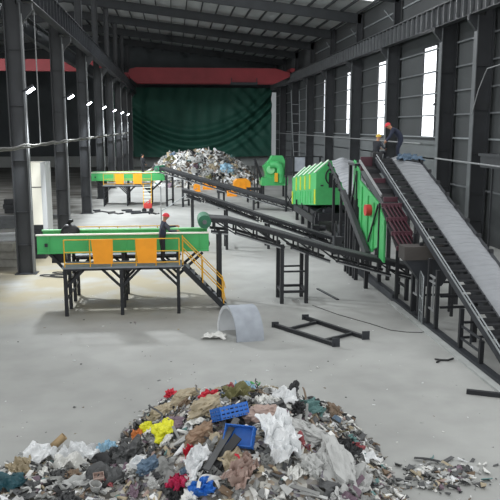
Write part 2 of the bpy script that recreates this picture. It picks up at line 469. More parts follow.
for k in range(8):
    z = 1.2+k*1.3; f = z/12.2
    MB().bar((16.6-.24*f, 97+2*f, z), (17.4+.12*f, 97+2*f, z), .07).build('rung', 'girt', t)

# ------------------------------------------------------------------ left bay: pale panel tower and junk
t = thing('panel_tower', (-7.6, 39.5, 0), 'tall cream panel tower on a dark base behind the first left column', 'cabinet')
MB().box(-8.3, -7.25, 39.2, 40.8, 1.9, 5.3).build('body', 'white_panel', t)
MB().box(-7.25, -7.0, 39.15, 40.8, 1.2, 5.3).build('side_frame', 'grey_panel', t)
m = MB(); m.box(-8.3, -7.25, 39.17, 39.2, 3.95, 3.99); m.box(-8.05, -7.95, 39.12, 39.2, 2.95, 3.1); m.build('seam', 'dark', t)
m = MB(); m.box(-8.3, -7.2, 39.2, 40.8, 0, 1.9); m.box(-8.1, -7.4, 39.1, 39.2, .6, 1.6); m.build('base_cabinet', 'black', t)
jd = [(-9.4, 43, 2.6, .25, .5, 'flat bundle of dark steel bars'), (-10.5, 46, 3.0, .5, .45, 'stack of pale steel sheets'), (-8.8, 37.2, 1.2, 1.3, .8, 'dented grey steel crate'),
      (-11.6, 52, 3.5, .9, .7, 'long grey steel frame section'), (-10.4, 57, 3.2, .35, .3, 'pile of thin pale bars'), (-13, 61, 3, 1.2, .9, 'dark steel box section')]
for k, (x, y, l, h, w, nm) in enumerate(jd):
    m = MB(); a = R(rnd.uniform(-25, 25))
    n = 4 if h < .6 else 3
    for j in range(n):
        z = h*(j+.5)/n; dx = rnd.uniform(-.15, .15)
        d = Vector((math.cos(a+rnd.uniform(-.05, .05)), math.sin(a), 0))
        m.bar(Vector((x+dx, y+dx, z))-d*l/2, Vector((x+dx, y+dx, z))+d*l/2, w*rnd.uniform(.8, 1), h/n*.95)
    o = m.build('steel_stack', ['dark', 'grey_panel', 'concrete_dirt', 'flange', 'pipe', 'column'][k], org=(x, y, 0))
    tag(o, nm+' on the floor of the left bay', 'steel stack')

# ------------------------------------------------------------------ picking platforms
def stair_open(t, p0, p1, y0, y1, n, rail_mat='yellow'):
    """open stair descending in +x from p0=(x,z) to p1"""
    for y in (y0, y1):
        MB().bar((p0[0], y, p0[1]-.08), (p1[0], y, p1[1]+.02), .05, .2).build('stair_stringer', 'black', t)
    for k in range(n):
        f = (k+.6)/n; x = p0[0]+(p1[0]-p0[0])*f; z = p0[1]+(p1[1]-p0[1])*f
        MB().box(x-.13, x+.13, y0, y1, z-.02, z+.02).build('stair_tread', 'grating', t)
    for y in (y0, y1):
        m = MB()
        for hh in (1.0, .55): m.tube([(p0[0], y, p0[1]+hh), (p1[0]-.1, y, p1[1]+.18+hh), (p1[0]-.05, y, p1[1]+hh-.1)], .022, 6)
        for f in (0, .45, .93):
            x = p0[0]+(p1[0]-p0[0])*f; z = p0[1]+(p1[1]-p0[1])*f; m.tube([(x, y, z), (x, y, z+1.05)], .024, 6)
        m.build('handrail', rail_mat, t)

def platform(ox, oy, label, far=False):
    """picking station: conveyor trough between two walkways on black posts; ox = left post, oy = front post row"""
    X = lambda v: ox+v
    Y = lambda v: oy+v
    t = thing('picking_platform', (ox, oy, 0), label, 'platform')
    # posts in four rows and three columns
    for px in (0, 2.12, 4.3):
        for j, py in enumerate((0, 1.15, 2.4, 3.5)):
            z = 1.88 if j in (0, 3) else 2.25
            MB().bar((X(px), Y(py), 0), (X(px), Y(py), z), .13).build('post', 'black', t)
    for j in (0, 1.15, 2.4, 3.5):
        m = MB()
        for px, s in ((0, 1), (2.12, -1), (2.12, 1), (4.3, -1)):
            m.bar((X(px), Y(j), 1.1), (X(px+s*.75), Y(j), 1.85), .09)
        m.bar((X(0), Y(j), 1.83), (X(4.4), Y(j), 1.83), .09, .1)
        if j in (1.15, 2.4):
            m.bar((X(0), Y(j), 1.4), (X(-.75), Y(j), 2.25), .1); m.bar((X(4.3), Y(j), 1.3), (X(5.3), Y(j), 2.2), .1)
        m.build('brace', 'black', t)
    for px in (0, 2.12, 4.3):
        m = MB(); m.bar((X(px), Y(0), .62), (X(px), Y(3.5), .62), .07); m.bar((X(px), Y(0), 1.2), (X(px), Y(3.5), 1.2), .07); m.build('cross_tie', 'black', t)
    for a, b in ((0-.08, 1.1), (2.45, 3.6)):
        m = MB(); m.box(X(-.1), X(4.45), Y(a), Y(b), 1.86, 1.93)
        m.build('walkway', 'grating', t)
    # yellow railings, front and back
    for yy in (-.03, 3.55):
        m = MB()
        for z in (2.98, 2.5, 2.06): m.tube([(X(0), Y(yy), z), (X(4.35), Y(yy), z)], .022, 6)
        for px in (0, .96, 1.75, 2.7, 3.45, 4.35): m.tube([(X(px), Y(yy), 1.9), (X(px), Y(yy), 2.98)], .024, 6)
        m.build('railing', 'yellow', t)
        if yy < 0:
            for px in (1.02, 2.68):
                m = MB(); m.prism([(X(px), 2.99), (X(px+.82), 2.99), (X(px+.80), 2.04), (X(px+.08), 2.04)], 'y', Y(yy)-.02, Y(yy)-.05)
                m.build('chute_panel', 'orange', t)
    # conveyor trough
    tx0, tx1 = X(-1.2), X(5.55)
    for yy, z0 in ((1.12, 2.27), (2.42, 2.27)):
        m = MB(); m.box(tx0, tx1, Y(yy)-.03, Y(yy)+.03, z0, 3.0); m.box(tx0, tx1, Y(yy)-.09, Y(yy)+.09, 2.27, 2.32)
        for k in range(5): m.box(tx0+.4+k*1.5, tx0+.46+k*1.5, Y(yy)-.08, Y(yy), z0, 2.98)
        sb = m.build('side_board', 'green', t)
        MB().box(tx0-.03, tx1+.03, Y(yy)-.1, Y(yy)+.06, 2.99, 3.04).build('board_lip', 'white_panel' if yy < 2 else 'green_pale', sb)
    MB().box(tx0+.05, tx1-.05, Y(1.16), Y(2.4), 2.68, 2.74).build('belt', 'belt_tan', t)
    for x in (tx0+.12, tx1-.12): MB().tube([(x, Y(1.15), 2.55), (x, Y(2.4), 2.55)], .17, 14).build('pulley', 'dark', t)
    m = MB(); m.box(tx0+.3, tx0+.42, Y(1.0), Y(1.1), 2.55, 2.68); m.build('bearing', 'dark', t)
    m = MB(); m.box(tx0+.5, tx0+1.0, Y(1.3), Y(1.9), 1.85, 2.25); m.build('drive_motor', 'black', t)
    return t
pn = platform(-4.24, 26.8, 'near green picking platform with orange panels and yellow railings')
stair_open(pn, (.25, 1.9), (1.95, 0.02), 26.95, 27.75, 8)
pf = platform(-6.5, 65.2, 'far green picking platform in front of the rear rubbish pile')
m = MB()
for x in (-2.9, -2.2): m.bar((x, 64.9, 0), (x, 65.1, 2.0), .09)
m.build('ladder_rail', 'yellow', pf)
for k in range(6): MB().bar((-2.9, 64.93, .25+.3*k), (-2.2, 64.93, .25+.3*k), .07).build('ladder_rung', 'white_strip', pf)

# black sack on the near platform belt
def lump(seed, sx, sy, sz, amp=.25, fr=1.6, sub=3, flat=True):
    bm = bmesh.new(); bmesh.ops.create_icosphere(bm, subdivisions=sub, radius=1)
    off = Vector((seed*7.3, seed*3.1, seed*1.7))
    for v in bm.verts:
        p = v.co.copy(); n = noise.noise(p*fr+off)+.5*noise.noise(p*fr*2.3+off)-.35*abs(noise.noise(p*fr*3.7-off))
        v.co = p*(1+amp*n)
        v.co.x *= sx; v.co.y *= sy; v.co.z *= sz
        if flat and v.co.z < -.55*sz: v.co.z = -.55*sz-.1*(v.co.z+.55*sz)*-1
    vs = [tuple(v.co) for v in bm.verts]; fs = [[v.index for v in f.verts] for f in bm.faces]; bm.free()
    return vs, fs
t = thing('rubbish_sack', (-4.25, 28.6, 2.74), 'bulging black sack tied at the top lying on the near picking belt', 'sack')
vs, fs = lump(3, .40, .36, .37, .10); m = MB(); m.add([(x-4.25, y+28.6, z+2.99) for x, y, z in vs], fs, 0, True); m.build('bag', 'sack_black', t)
m = MB(); m.tube([(-4.27, 28.6, 3.28), (-4.3, 28.6, 3.4), (-4.24, 28.55, 3.47), (-4.1, 28.55, 3.5)], [.11, .06, .09, .05], 8); m.build('tied_neck', 'sack_black', t)

# ------------------------------------------------------------------ inclined truss conveyors running in x
def conveyor(y0, y1, path, label, legs, th=.48, drum=True, hood=True, stands=()):
    """path: (x, z) of the belt top from the raised head to the tail; legs: x positions of single bents"""
    t = thing('belt_conveyor', (path[0][0], (y0+y1)/2, 0), label, 'conveyor')
    P = path
    def zat(x):
        for (xa, za), (xb, zb) in zip(P, P[1:]):
            if xa <= x <= xb: return za+(zb-za)*(x-xa)/(xb-xa)
        return P[-1][1]
    for y in (y0, y1):
        m = MB()
        for (xa, za), (xb, zb) in zip(P, P[1:]):
            m.bar((xa, y, za-.08), (xb, y, zb-.08), .1, .16); m.bar((xa+.25, y, za-th), (xb, y, zb-th), .08, .1)
        x = P[0][0]+.4; k = 0
        while x < P[-1][0]-.3:
            z = zat(x); m.bar((x, y, z-.1), (x, y, z-th), .07)
            xn = x+.85
            if xn < P[-1][0]: m.bar((x, y, z-.12), (xn, y, zat(xn)-th+.03), .05)
            x = xn; k += 1
        m.build('side_truss', 'black', t)
        m = MB()
        for (xa, za), (xb, zb) in zip(P, P[1:]): m.bar((xa+.3, y-.06 if y == y0 else y+.06, za-th-.06), (xb, y-.06 if y == y0 else y+.06, zb-th-.06), .03, .05)
        m.build('edge_strip', 'pipe', t)
    m = MB()
    for (xa, za), (xb, zb) in zip(P, P[1:]): m.bar((xa, (y0+y1)/2, za+.0), (xb, (y0+y1)/2, zb+.0), y1-y0-.12, .04)
    m.build('belt', 'belt_grey', t)
    for k in range(int((P[-1][0]-P[0][0])/1.2)):
        x = P[0][0]+.7+1.2*k; MB().tube([(x, y0+.05, zat(x)-.14), (x, y1-.05, zat(x)-.14)], .06, 8).build('idler', 'dark', t)
    hx, hz = P[0]
    if drum: hd_ = MB().tube([(hx, y0-.06, hz-.16), (hx, y1+.06, hz-.16)], .27, 18).build('head_drum', 'green_drum', t)
    if drum:
        MB().tube([(hx, y0-.16, hz-.16), (hx, y0-.05, hz-.16)], .09, 10).build('drum_hub', 'flange', hd_)
    tx, tz = P[-1]; MB().tube([(tx, y0, tz-.16), (tx, y1, tz-.16)], .17, 14).build('tail_drum', 'dark', t)
    for x in legs:
        for y in (y0, y1):
            MB().bar((x, y, 0), (x, y, zat(x)-th+.05), .15).build('leg', 'black', t)
        m = MB(); m.bar((x, y0, .55), (x, y1, .55), .09); m.build('leg_tie', 'black', t)
    for xa, xb in stands:
        for x in (xa, xb):
            for y in (y0, y1): MB().bar((x, y, 0), (x, y, zat(x)-th+.1), .15).build('leg', 'black', t)
        for y in (y0, y1):
            MB().bar((xa, y, .5), (xb, y, .5), .1).build('stand_tie', 'black', t); MB().bar((xa, y, 1.35), (xb, y, 1.35), .07).build('stand_tie', 'black', t)
        for x in (xa, xb): MB().bar((x, y0, .5), (x, y1, .5), .1).build('stand_tie', 'black', t)
    return t
conveyor(27.85, 29.0, [(1.15, 3.62), (2.1, 3.55), (4.4, 2.9), (6.3, 2.3), (8.9, 1.66), (10.6, 1.25)], 'nearest inclined belt conveyor with green head drum by the picking platform stair', [1.75, 9.6], th=.55, stands=[(4.3, 5.32)])
conveyor(41.0, 42.3, [(.4, 3.6), (1.5, 3.3), (4.9, 2.1), (9.4, .62), (10.4, .3)], 'middle inclined belt conveyor crossing behind the nearest one', [1.0, 3.0, 5.5, 8.0], th=.42, drum=False)
ca = conveyor(64.9, 66.2, [(-1.35, 3.6), (5.4, 2.0), (12.2, .4)], 'farthest inclined belt conveyor in front of the rear rubbish pile', [-.4, 1.2, 4.7, 8.0], th=.45)
ca.rotation_euler.z = R(-25)
# ------------------------------------------------------------------ right-hand inclined machinery
SL = .38                                        # slope of stair and cover conveyor
def zs(y): return 5.72+(y-31.5)*SL              # stair stringer height at y
# stair
t = thing('access_stair', (9.5, 17, 0), 'long dark steel stair climbing beside the grey covered conveyor', 'stair')
yb = 31.5-5.72/SL
for x in (9.2, 9.92):
    MB().bar((x, yb, zs(yb)-.1), (x, 31.6, zs(31.6)-.08), .06, .2).build('stringer', 'dark', t)
m = MB(); m.tube([(9.2, yb+.3, zs(yb)+.32), (9.2, 31.5, zs(31.5)+.22)], .025, 6); m.build('handrail', 'girt', t)
MB().bar((9.2, yb, zs(yb)+.05), (9.2, 31.6, zs(31.6)+.05), .05, .03).build('stringer_edge', 'girt', t)
n = 26
for k in range(n):
    y = yb+.5+(31.3-yb-.5)*k/(n-1)
    m = MB(); m.box(9.24, 9.9, y-.14, y+.14, zs(y)-.05, zs(y)-.01); m.box(9.24, 9.9, y+.12, y+.14, zs(y)-.05, zs(y)+.14)
    m.build('tread', 'black', t)
# covered conveyor
t = thing('covered_conveyor', (10.7, 17, 0), 'large inclined conveyor under a rippled grey sheet on the right', 'conveyor')
for x in (9.98, 11.4):
    MB().bar((x, yb-1, zs(yb-1)-.38), (x, 32.4, zs(32.4)-.38), .12, .34).build('side_frame', 'dark', t)
def tarp(u, v):
    y = 15.2+17.1*v; x = 9.95+1.62*u
    rip = .016*math.sin(v*150+5*u+2.2*noise.noise(Vector((u*3, v*8, 0))))+.05*noise.noise(Vector((u*4, v*14, 5)))
    bul = .15*math.sin(PI*u)**.8
    edge = -.16 if u in (0, 1) else 0
    return (x+.03*noise.noise(Vector((v*20, u, 3)))+.02*math.sin(v*90), y, zs(y)-.30+bul+rip*(.3+.7*math.sin(PI*u))+edge)
m = MB(); m.grid(tarp, 16, 240); m.build('cover_sheet', 'tarp', t)
for k in range(14):
    y = 17.5+k*1.1
    m = MB(); m.box(11.36, 11.5, y-.08, y+.08, zs(y)-.5, zs(y)-.1); m.build('clip', 'black', t)
for y in (22.0, 27.0, 31.8):
    for x in (10.0, 11.4): MB().bar((x, y, 0), (x, y, zs(y)-.5), .16).build('leg', 'black', t)
# head platform for the two workers
t = thing('head_platform', (9.9, 32.6, 0), 'dark steel working platform at the top of the covered conveyor', 'platform')
MB().box(8.4, 9.95, 32.3, 33.6, 5.4, 5.5).build('deck', 'dark', t); MB().box(9.95, 11.6, 32.3, 33.6, 5.52, 5.62).build('deck', 'dark', t)
for x in (8.5, 11.5):
    for y in (32.4, 33.5): MB().bar((x, y, 0), (x, y, 5.4), .14).build('post', 'black', t)
m = MB(); m.box(9.1, 9.55, 31.75, 32.2, 5.1, 6.05); m.build('gearbox', 'black', t)
# rags by the worker's feet
# green inclined screen with maroon deck
t = thing('inclined_screen', (8.7, 28.5, 0), 'inclined screening machine with green side panels and maroon deck under the stair', 'screening machine')
def yz(*p): return list(p)
K_ = 1.027
def sc_(poly): return [(a*K_, 7.2-(7.2-b)*K_) for a, b in poly]
m = MB(); m.prism(sc_([(32.0, 5.7), (32.0, 4.05), (30.9, 3.6), (30.9, 5.2)]), 'x', 8.49, 8.55)
m.prism(sc_([(30.85, 4.85), (30.85, 2.6), (28.9, 1.9), (27.6, 2.4), (27.6, 4.05), (27.85, 4.15)]), 'x', 8.49, 8.55); sp_ = m.build('side_panel', 'green', t)
m = MB(); m.prism(sc_([(27.5, 3.95), (27.5, 1.95), (26.75, 1.85), (26.75, 3.6)]), 'x', 8.44, 8.52)
m.box(8.42, 8.48, 26.72*K_, 26.8*K_, 1.75, 3.5); m.build('end_panel', 'green', t)
for y, za, zb in ((30.3, 2.5, 4.6), (29.3, 2.1, 4.3), (28.4, 2.0, 4.1), (31.4, 3.9, 5.35)):
    (a, za), (_, zb) = sc_([(y, za), (y, zb)]); MB().box(8.43, 8.5, a-.03, a+.03, za, zb).build('panel_rib', 'green', sp_)
MB().tube([(8.5, 29.75, 3.62), (8.24, 29.75, 3.62)], .25, 18).build('vibration_motor', 'red', t)
def zd(y): return 5.3+(y-31.0)*.355
m = MB(); m.bar((8.52, 28.3, zd(28.3)+.05), (8.52, 31.9, zd(31.9)+.05), .07, .1); m.build('deck_rail', 'pipe', t)
m = MB(); m.bar((8.85, 27.5, zd(27.5)-.12), (8.85, 31.6, zd(31.6)-.12), .6, .05); m.bar((8.72, 25.4, 2.58), (8.72, 27.5, zd(27.5)-.12), .82, .05); m.build('deck', 'mesh', t)
for k, y in enumerate((31.9, 30.9, 29.9, 28.9, 28.1)):
    m = MB(); m.box(8.56, 9.14, y-.06, y+.06, zd(y)-.2, zd(y)+(.22 if k == 0 else .08)); m.build('deck_beam', 'maroon' if k % 2 == 0 else 'black', t)
def zl(y): return 2.65+(y-25.4)*(zd(27.5)-2.65)/2.1
for f in (0, .33, .66, 1):
    y = 25.4+2.1*f; MB().box(8.3, 9.14, y-.05, y+.05, zl(y)-.06, zl(y)+.1).build('deck_beam', 'maroon', t)
for r_ in range(3):
    for k in range(5):
        ya, yb_ = 25.45+.7*r_, 25.45+.7*r_+.62; x = 8.36+.16*k
        MB().bar((x+.12, ya, zl(ya)+.03), (x, yb_, zl(yb_)+.03), .05, .06).build('deck_slat', 'maroon', t)
MB().box(8.56, 9.15, 31.85, 31.95, 5.2, 5.72).build('head_beam', 'maroon', t)
m = MB(); m.prism([(34.0, 4.15), (34.0, 3.75), (29.35, 1.45), (29.35, 1.85)], 'x', 8.2, 8.4); m.build('lower_chute', 'column', t)
for a, b in (((8.42, 32.1, 5.0), (8.42, 33.0, 3.3)), ((8.42, 28.4, 4.0), (8.42, 29.8, 2.2)), ((8.42, 28.2, 4.1), (8.42, 28.2, 1.4)), ((8.42, 32.0, 5.2), (8.42, 32.0, 2.0))):
    MB().bar(a, b, .07).build('brace', 'black', t)
for y in (34.0, 33.0, 32.0, 30.2):
    for x in (8.5, 9.1): MB().bar((x, y, 0), (x, y, 3.9 if y > 31 else 2.0), .16).build('leg', 'black', t)
# hopper below the deck end
t = thing('discharge_hopper', (9.2, 24.8, 0), 'grey-brown discharge hopper beneath the lower end of the maroon deck', 'hopper')
MB().box(8.35, 10.6, 24.6, 25.3, 2.35, 2.85).build('rim', mat('dusty_brown_steel', '#403c39', .7, .15, 2), t)
m = MB(); m.add([(8.4, 24.65, 2.35), (10.5, 24.65, 2.35), (10.5, 25.25, 2.35), (8.4, 25.25, 2.35), (9.2, 24.8, 1.3), (9.9, 24.8, 1.3), (9.9, 25.1, 1.3), (9.2, 25.1, 1.3)],
               [(0, 1, 5, 4), (1, 2, 6, 5), (2, 3, 7, 6), (3, 0, 4, 7), (4, 5, 6, 7), (0, 3, 2, 1)]); m.build('funnel', 'dark', t)
for x in (9.35, 10.5): MB().bar((x, 25.2, 0), (x, 25.2, 2.4), .1).build('leg', 'black', t)

# guard rails and base beam along the machine edge
m = MB(); m.box(8.95, 9.2, 15.5, 27.7, 0, .16); m.box(8.95, 9.2, 27.7, 36.5, 0, .3)
tag(m.build('base_beam', 'dark', org=(9.08, 26, 0)), 'long black base beam on the floor along the foot of the right machinery', 'beam')
m = MB(); m.box(8.72, 8.95, 15.5, 27.5, 0, .07)
tag(m.build('floor_curb', 'curb', org=(8.8, 22, 0)), 'low pale concrete curb beside the black base beam', 'curb')
POST = [(27.6, 2.45), (25.6, 3.2), (24.9, 3.1), (23.9, 2.55), (23.1, 2.35), (20.95, 1.6), (19.4, 1.15)]
for k, (y, h) in enumerate(POST):
    o = MB().bar((9.08, y, .16), (9.08, y, min(h, zs(y)-.25)), .13).build('support_post', 'black', org=(9.08, y, .16))
    tag(o, '%s black support post from the near end of the base beam' % ORD[len(POST)-1-k], 'post', 'support posts on the base beam')
for k, (a, b) in enumerate(((25.6, 24.9), (23.9, 23.1), (20.95, 19.4))):
    m = MB()
    for z in ((.9, 1.9, 2.5) if k == 0 else (.75, 1.75, 1.95) if k == 1 else (.9, .5)):
        m.bar((9.08, a-.05, z), (9.08, b+.05, z), .06)
    zz = ((.9, 2.5), (.75, 1.95), (.5, .9))[k]; m.bar((9.08, (a+b)/2, zz[0]), (9.08, (a+b)/2, zz[1]), .05)
    o = m.build('guard_rail', 'dark' if k == 2 else 'pipe', org=(9.08, a, .5))
    tag(o, ('pale rails between two posts below the hopper', 'pale rails between two posts in the middle of the base beam', 'dark rails between the two nearest posts of the base beam')[k], 'rail')
m = MB()
for z in (1.35, .95): m.bar((9.18, 23.05, z), (10.4, 23.05, z), .08)
m.bar((10.4, 23.05, 0), (10.4, 23.05, 1.4), .1)
tag(m.build('cross_frame', 'black', org=(10.4, 23.05, 0)), 'black rails on one post reaching under the stair from the middle of the base beam', 'frame')
m = MB(); m.bar((9.18, 20.95, 1.0), (10.4, 20.95, 1.0), .07); m.bar((10.4, 20.95, 0), (10.4, 20.95, 1.05), .1); m.bar((9.18, 20.95, .5), (10.4, 20.95, .5), .07)
tag(m.build('cross_frame', 'black', org=(10.4, 20.95, 0)), 'nearest low black frame reaching under the stair at the right edge', 'frame')
m = MB()
for z in (1.2, .7): m.bar((9.3, 25.9, z), (10.7, 25.9, z), .08)
m.bar((10.7, 25.9, 0), (10.7, 25.9, 1.3), .1); m.bar((9.3, 25.9, 0), (9.3, 25.9, 1.25), .1)
tag(m.build('cross_frame', 'black', org=(9.8, 25.9, 0)), 'black two-post frame standing behind the hopper under the stair', 'frame')
m = MB()
for a, b in ((24.35, 24.0),):
    m.tube([(8.9, a, .1), (8.9, a, 2.0), (8.9, b, 1.85), (8.9, b, .0)], .025, 6); m.tube([(8.9, (a+b)/2, .1), (8.9, (a+b)/2, 1.9)], .02, 6); m.tube([(8.9, a, 1.1), (8.9, b, 1.0)], .02, 6)
m.tube([(8.9, 24.35, .55), (8.9, 24.0, .5)], .02, 6)
tag(m.build('tube_gate', 'girt', org=(8.9, 24.2, 0)), 'small pale tubular gate frame at the base beam', 'gate')

# trommel screen in the middle distance
t = thing('trommel_screen', (11, 50, 0), 'large green drum screen housing with white stripes in the middle distance', 'drum screen')
def tz(y): return -.105*(y-46)
def tx(y): return 9.35+.02*(y-46)
Y0, Y1 = 46.0, 56.8
sec = [(0, 2.05), (0, 4.2), (.92, 5.0), (2.75, 5.0), (2.75, 2.05)]
vs = [(tx(Y0)+a, Y0, b) for a, b in sec]+[(tx(Y1)+a, Y1, b+tz(Y1)) for a, b in sec]
m = MB(); m.add(vs, [(0, 1, 2, 3, 4), (9, 8, 7, 6, 5), (0, 5, 6, 1), (1, 6, 7, 2), (2, 7, 8, 3), (3, 8, 9, 4), (4, 9, 5, 0)]); m.build('housing', 'green', t)
for k in range(5):
    y = Y0+.25+k*2.35
    a = Vector((tx(y)-.02, y, 4.23+tz(y))); b = Vector((tx(y)+.9, y, 5.04+tz(y))); off = Vector((0, .42, -.044))
    m = MB(); nrm = Vector((-.035, 0, .045)); m.add([a, b, b+off, a+off, a+nrm, b+nrm, b+off+nrm, a+off+nrm], [(0, 1, 2, 3), (7, 6, 5, 4), (0, 4, 5, 1), (1, 5, 6, 2), (2, 6, 7, 3), (3, 7, 4, 0)]); m.build('roof_stripe', 'white_strip', t)
for k in range(6):
    y = Y0+.15+k*2.05
    MB().box(tx(y)-.05, tx(y)+.01, y, y+.3, (2.1 if k in (0, 5) else 3.15)+tz(y), (3.1 if k in (0, 5) else 4.15)+tz(y)).build('side_slat', 'yellow_slat', t)
for k in range(9):
    y = Y0+.7+k*1.15; MB().box(tx(y)-.04, tx(y)+.01, y, y+.12, 2.1+tz(y), 3.05+tz(y)).build('side_rib', 'green', t)
m = MB()
pts = [(tx(Y0)+1.25+.62*math.cos(a), Y0-.03, 3.95+.62*math.sin(a)) for a in [R(60+12*k) for k in range(18)]]
m.tube(pts, .05, 6); m.box(tx(Y0)+.85, tx(Y0)+1.65, Y0-.03, Y0-.005, 3.2, 4.2); m.build('drum_mouth', 'black', t)
MB().box(tx(Y0)+.3, tx(Y0)+.5, Y0-.03, Y0, 3.3, 3.4).build('badge', 'dark', t)
m = MB(); m.box(9.5, 12.0, 45.6, 54, 1.0, 1.5); m.box(9.3, 9.6, 46, 54.5, .7, 1.2); m.bar((9.5, 47, 1.3), (10.7, 47, 2.05), .3); m.bar((11.9, 46.2, 1.3), (10.9, 46.2, 2.2), .25); m.build('base_frame', 'black', t)
for y in (46.2, 49, 51.6, 54):
    for x in (9.5, 11.9): MB().bar((x, y, 0), (x, y, 1.6), .22).build('leg', 'black', t)
m = MB(); m.tube([(10.3, 46.2, 1.55), (10.3, 47.2, 1.55)], .32, 14); m.box(10.9, 11.6, 45.7, 46.4, .5, 1.2); m.build('drive_unit', 'dark', t)
# feed conveyor with grey cover
t = thing('feed_conveyor', (10.4, 40, 0), 'small inclined conveyor under a grey sheet feeding the green drum screen', 'conveyor')
fa, fb = Vector((10.25, 45.6, 5.0)), Vector((9.45, 36.5, 2.9))
def feed(u, v):
    p = fa.lerp(fb, v); rip = .03*math.sin(v*90)+.06*noise.noise(Vector((u*3, v*12, 9)))
    return (p.x+1.45*u+.03*math.sin(v*40), p.y, p.z+.18*math.sin(PI*u)+rip)
m = MB(); m.grid(feed, 12, 90); m.build('cover_sheet', 'tarp', t)
for dx in (-.14, 1.5): MB().bar(fa+Vector((dx, 0, -.15)), fb+Vector((dx, 0, -.15)), .14, .24).build('side_frame', 'black', t)
for k in range(9):
    p = fa.lerp(fb, (k+.5)/9); MB().bar(p+Vector((-.3, 0, -.1)), p+Vector((-.05, 0, -.3)), .12, .1).build('side_bracket', 'black', t)
for f in (.25, .6, .95):
    p = fa.lerp(fb, f)
    for dx in (-.1, 1.45): MB().bar((p.x+dx, p.y, 0), (p.x+dx, p.y, p.z-.2), .15).build('leg', 'black', t)
# gallery frame and machine clutter under the trommel
t = thing('gallery_frame', (10.5, 60, 0), 'dark steel gallery frame standing behind the green drum screen', 'frame')
for x in (9.5, 10.1, 12.4):
    MB().bar((x, 59.5, 0), (x, 59.5, 4.7), .16).build('post', 'black', t)
m = MB(); m.bar((9.4, 59.5, 4.7), (12.6, 59.5, 4.7), .1); m.bar((9.4, 59.5, 3.4), (12.6, 59.5, 3.4), .1); m.bar((9.5, 59.5, 1.5), (10.1, 59.5, .5), .08); m.bar((9.5, 59.5, .5), (10.1, 59.5, 1.5), .08)
m.build('rail', 'black', t)
for k, (x, y) in enumerate(((8.6, 43.6), (10.3, 43.4), (8.9, 38.7))):
    m = MB(); m.box(x, x+.9, y, y+.7, 0, .5); m.box(x+.1, x+.55, y+.05, y+.6, .5, 1.0); m.tube([(x+.55, y+.3, .8), (x+1.0, y+.3, .8)], .2, 12); m.bar((x+.1, y, .2), (x+.1, y, 1.8), .08)
    tag(m.build('drive_motor', ['black', 'dark', 'column'][k], org=(x, y, 0)), ['black motor and gearbox set on the floor before the drum screen', 'dark motor set on the floor right below the drum screen mouth', 'grey motor set on the floor under the feed conveyor cover'][k], 'motor')

# green machine with a curved hood farther back
t = thing('air_separator', (10, 72, 0), 'green machine with a bent duct hood standing left of the striped drum screen', 'machine')
MB().box(8.8, 11.5, 71, 73, 1.3, 2.1).build('base_box', 'green', t)
def bend(x, y0, y1, pts, th):
    m = MB(); out = []; inn = []
    for i, (a, b) in enumerate(pts):
        p0 = Vector(pts[max(i-1, 0)]); p1 = Vector(pts[min(i+1, len(pts)-1)]); d = (p1-p0).normalized(); nrm = Vector((-d.y, d.x))
        out.append((a+nrm.x*th/2, b+nrm.y*th/2)); inn.append((a-nrm.x*th/2, b-nrm.y*th/2))
    n = len(pts)
    vs = []
    for yy in (y0, y1): vs += [(u, yy, w) for u, w in out]+[(u, yy, w) for u, w in inn]
    fs = []
    for i in range(n-1):
        fs += [(i, i+1, n+i+1, n+i), (2*n+i, 3*n+i, 3*n+i+1, 2*n+i+1), (i, 2*n+i, 2*n+i+1, i+1), (n+i, n+i+1, 3*n+i+1, 3*n+i)]
    fs += [(0, n, 3*n, 2*n), (n-1, 3*n-1, 4*n-1, 2*n-1)]
    m.add(vs, fs); return m
m = MB(); m.prism([(9.25, 2.0), (9.3, 2.35), (9.05, 3.2), (9.7, 3.85), (9.95, 4.3), (11.0, 4.3), (11.25, 3.8), (11.2, 2.0)], 'y', 71.4, 72.8); m.build('duct_hood', 'green', t)
m = MB(); m.tube([(10.75, 71.1, 1.6), (10.75, 71.1, 2.9), (10.6, 71.1, 3.3), (10.2, 71.2, 3.45), (9.7, 71.3, 3.4)], .4, 14); m.build('outlet_pipe', 'green', t)
m = MB(); m.tube([(9.75, 71.35, 2.9), (9.75, 71.2, 2.9)], .42, 16); m.build('access_cover', 'green_pale', t)
MB().box(10.1, 10.4, 70.6, 70.9, 1.7, 2.6).build('guard', 'yellow', t)
m = MB(); m.box(11.3, 12.0, 71.2, 72.8, 2.3, 4.0); m.build('fan_motor', 'dark', t)
for x in (9.0, 11.3):
    for y in (71.2, 72.8): MB().bar((x, y, 0), (x, y, 1.35), .18).build('leg', 'black', t)
m = MB(); m.bar((8.15, 71.9, 4.0), (9.0, 71.9, 1.6), .35, .25); m.bar((8.1, 71.5, 0), (8.15, 71.5, 3.8), .1); m.bar((8.5, 72.4, 0), (8.5, 72.4, 2.8), .1)
tag(m.build('feed_chute', 'black', org=(8.5, 72, 0)), 'short steep black chute on the left side of the green hood machine', 'chute')
t = thing('steel_table', (8.0, 63, 0), 'low black steel stand at the tail of the farthest conveyor', 'stand')
MB().box(6.9, 8.3, 67.0, 68.0, 1.2, 1.4).build('top', 'black', t)
for x in (7.0, 8.2):
    for y in (67.1, 67.9): MB().bar((x, y, 0), (x, y, 1.2), .1).build('leg', 'black', t)
MB().bar((7.0, 67.1, .3), (8.2, 67.1, .3), .08).build('tie', 'black', t)
t = thing('panel_screen', (13.6, 67, 0), 'grey sheet screen hung on a frame between the green hood machine and drum screen', 'screen')
MB().box(12.2, 13.4, 71.5, 71.6, 2.6, 4.2).build('sheet', 'sheet', t)
for x in (12.2, 13.4): MB().bar((x, 71.55, 0), (x, 71.55, 4.3), .12).build('post', 'black', t)

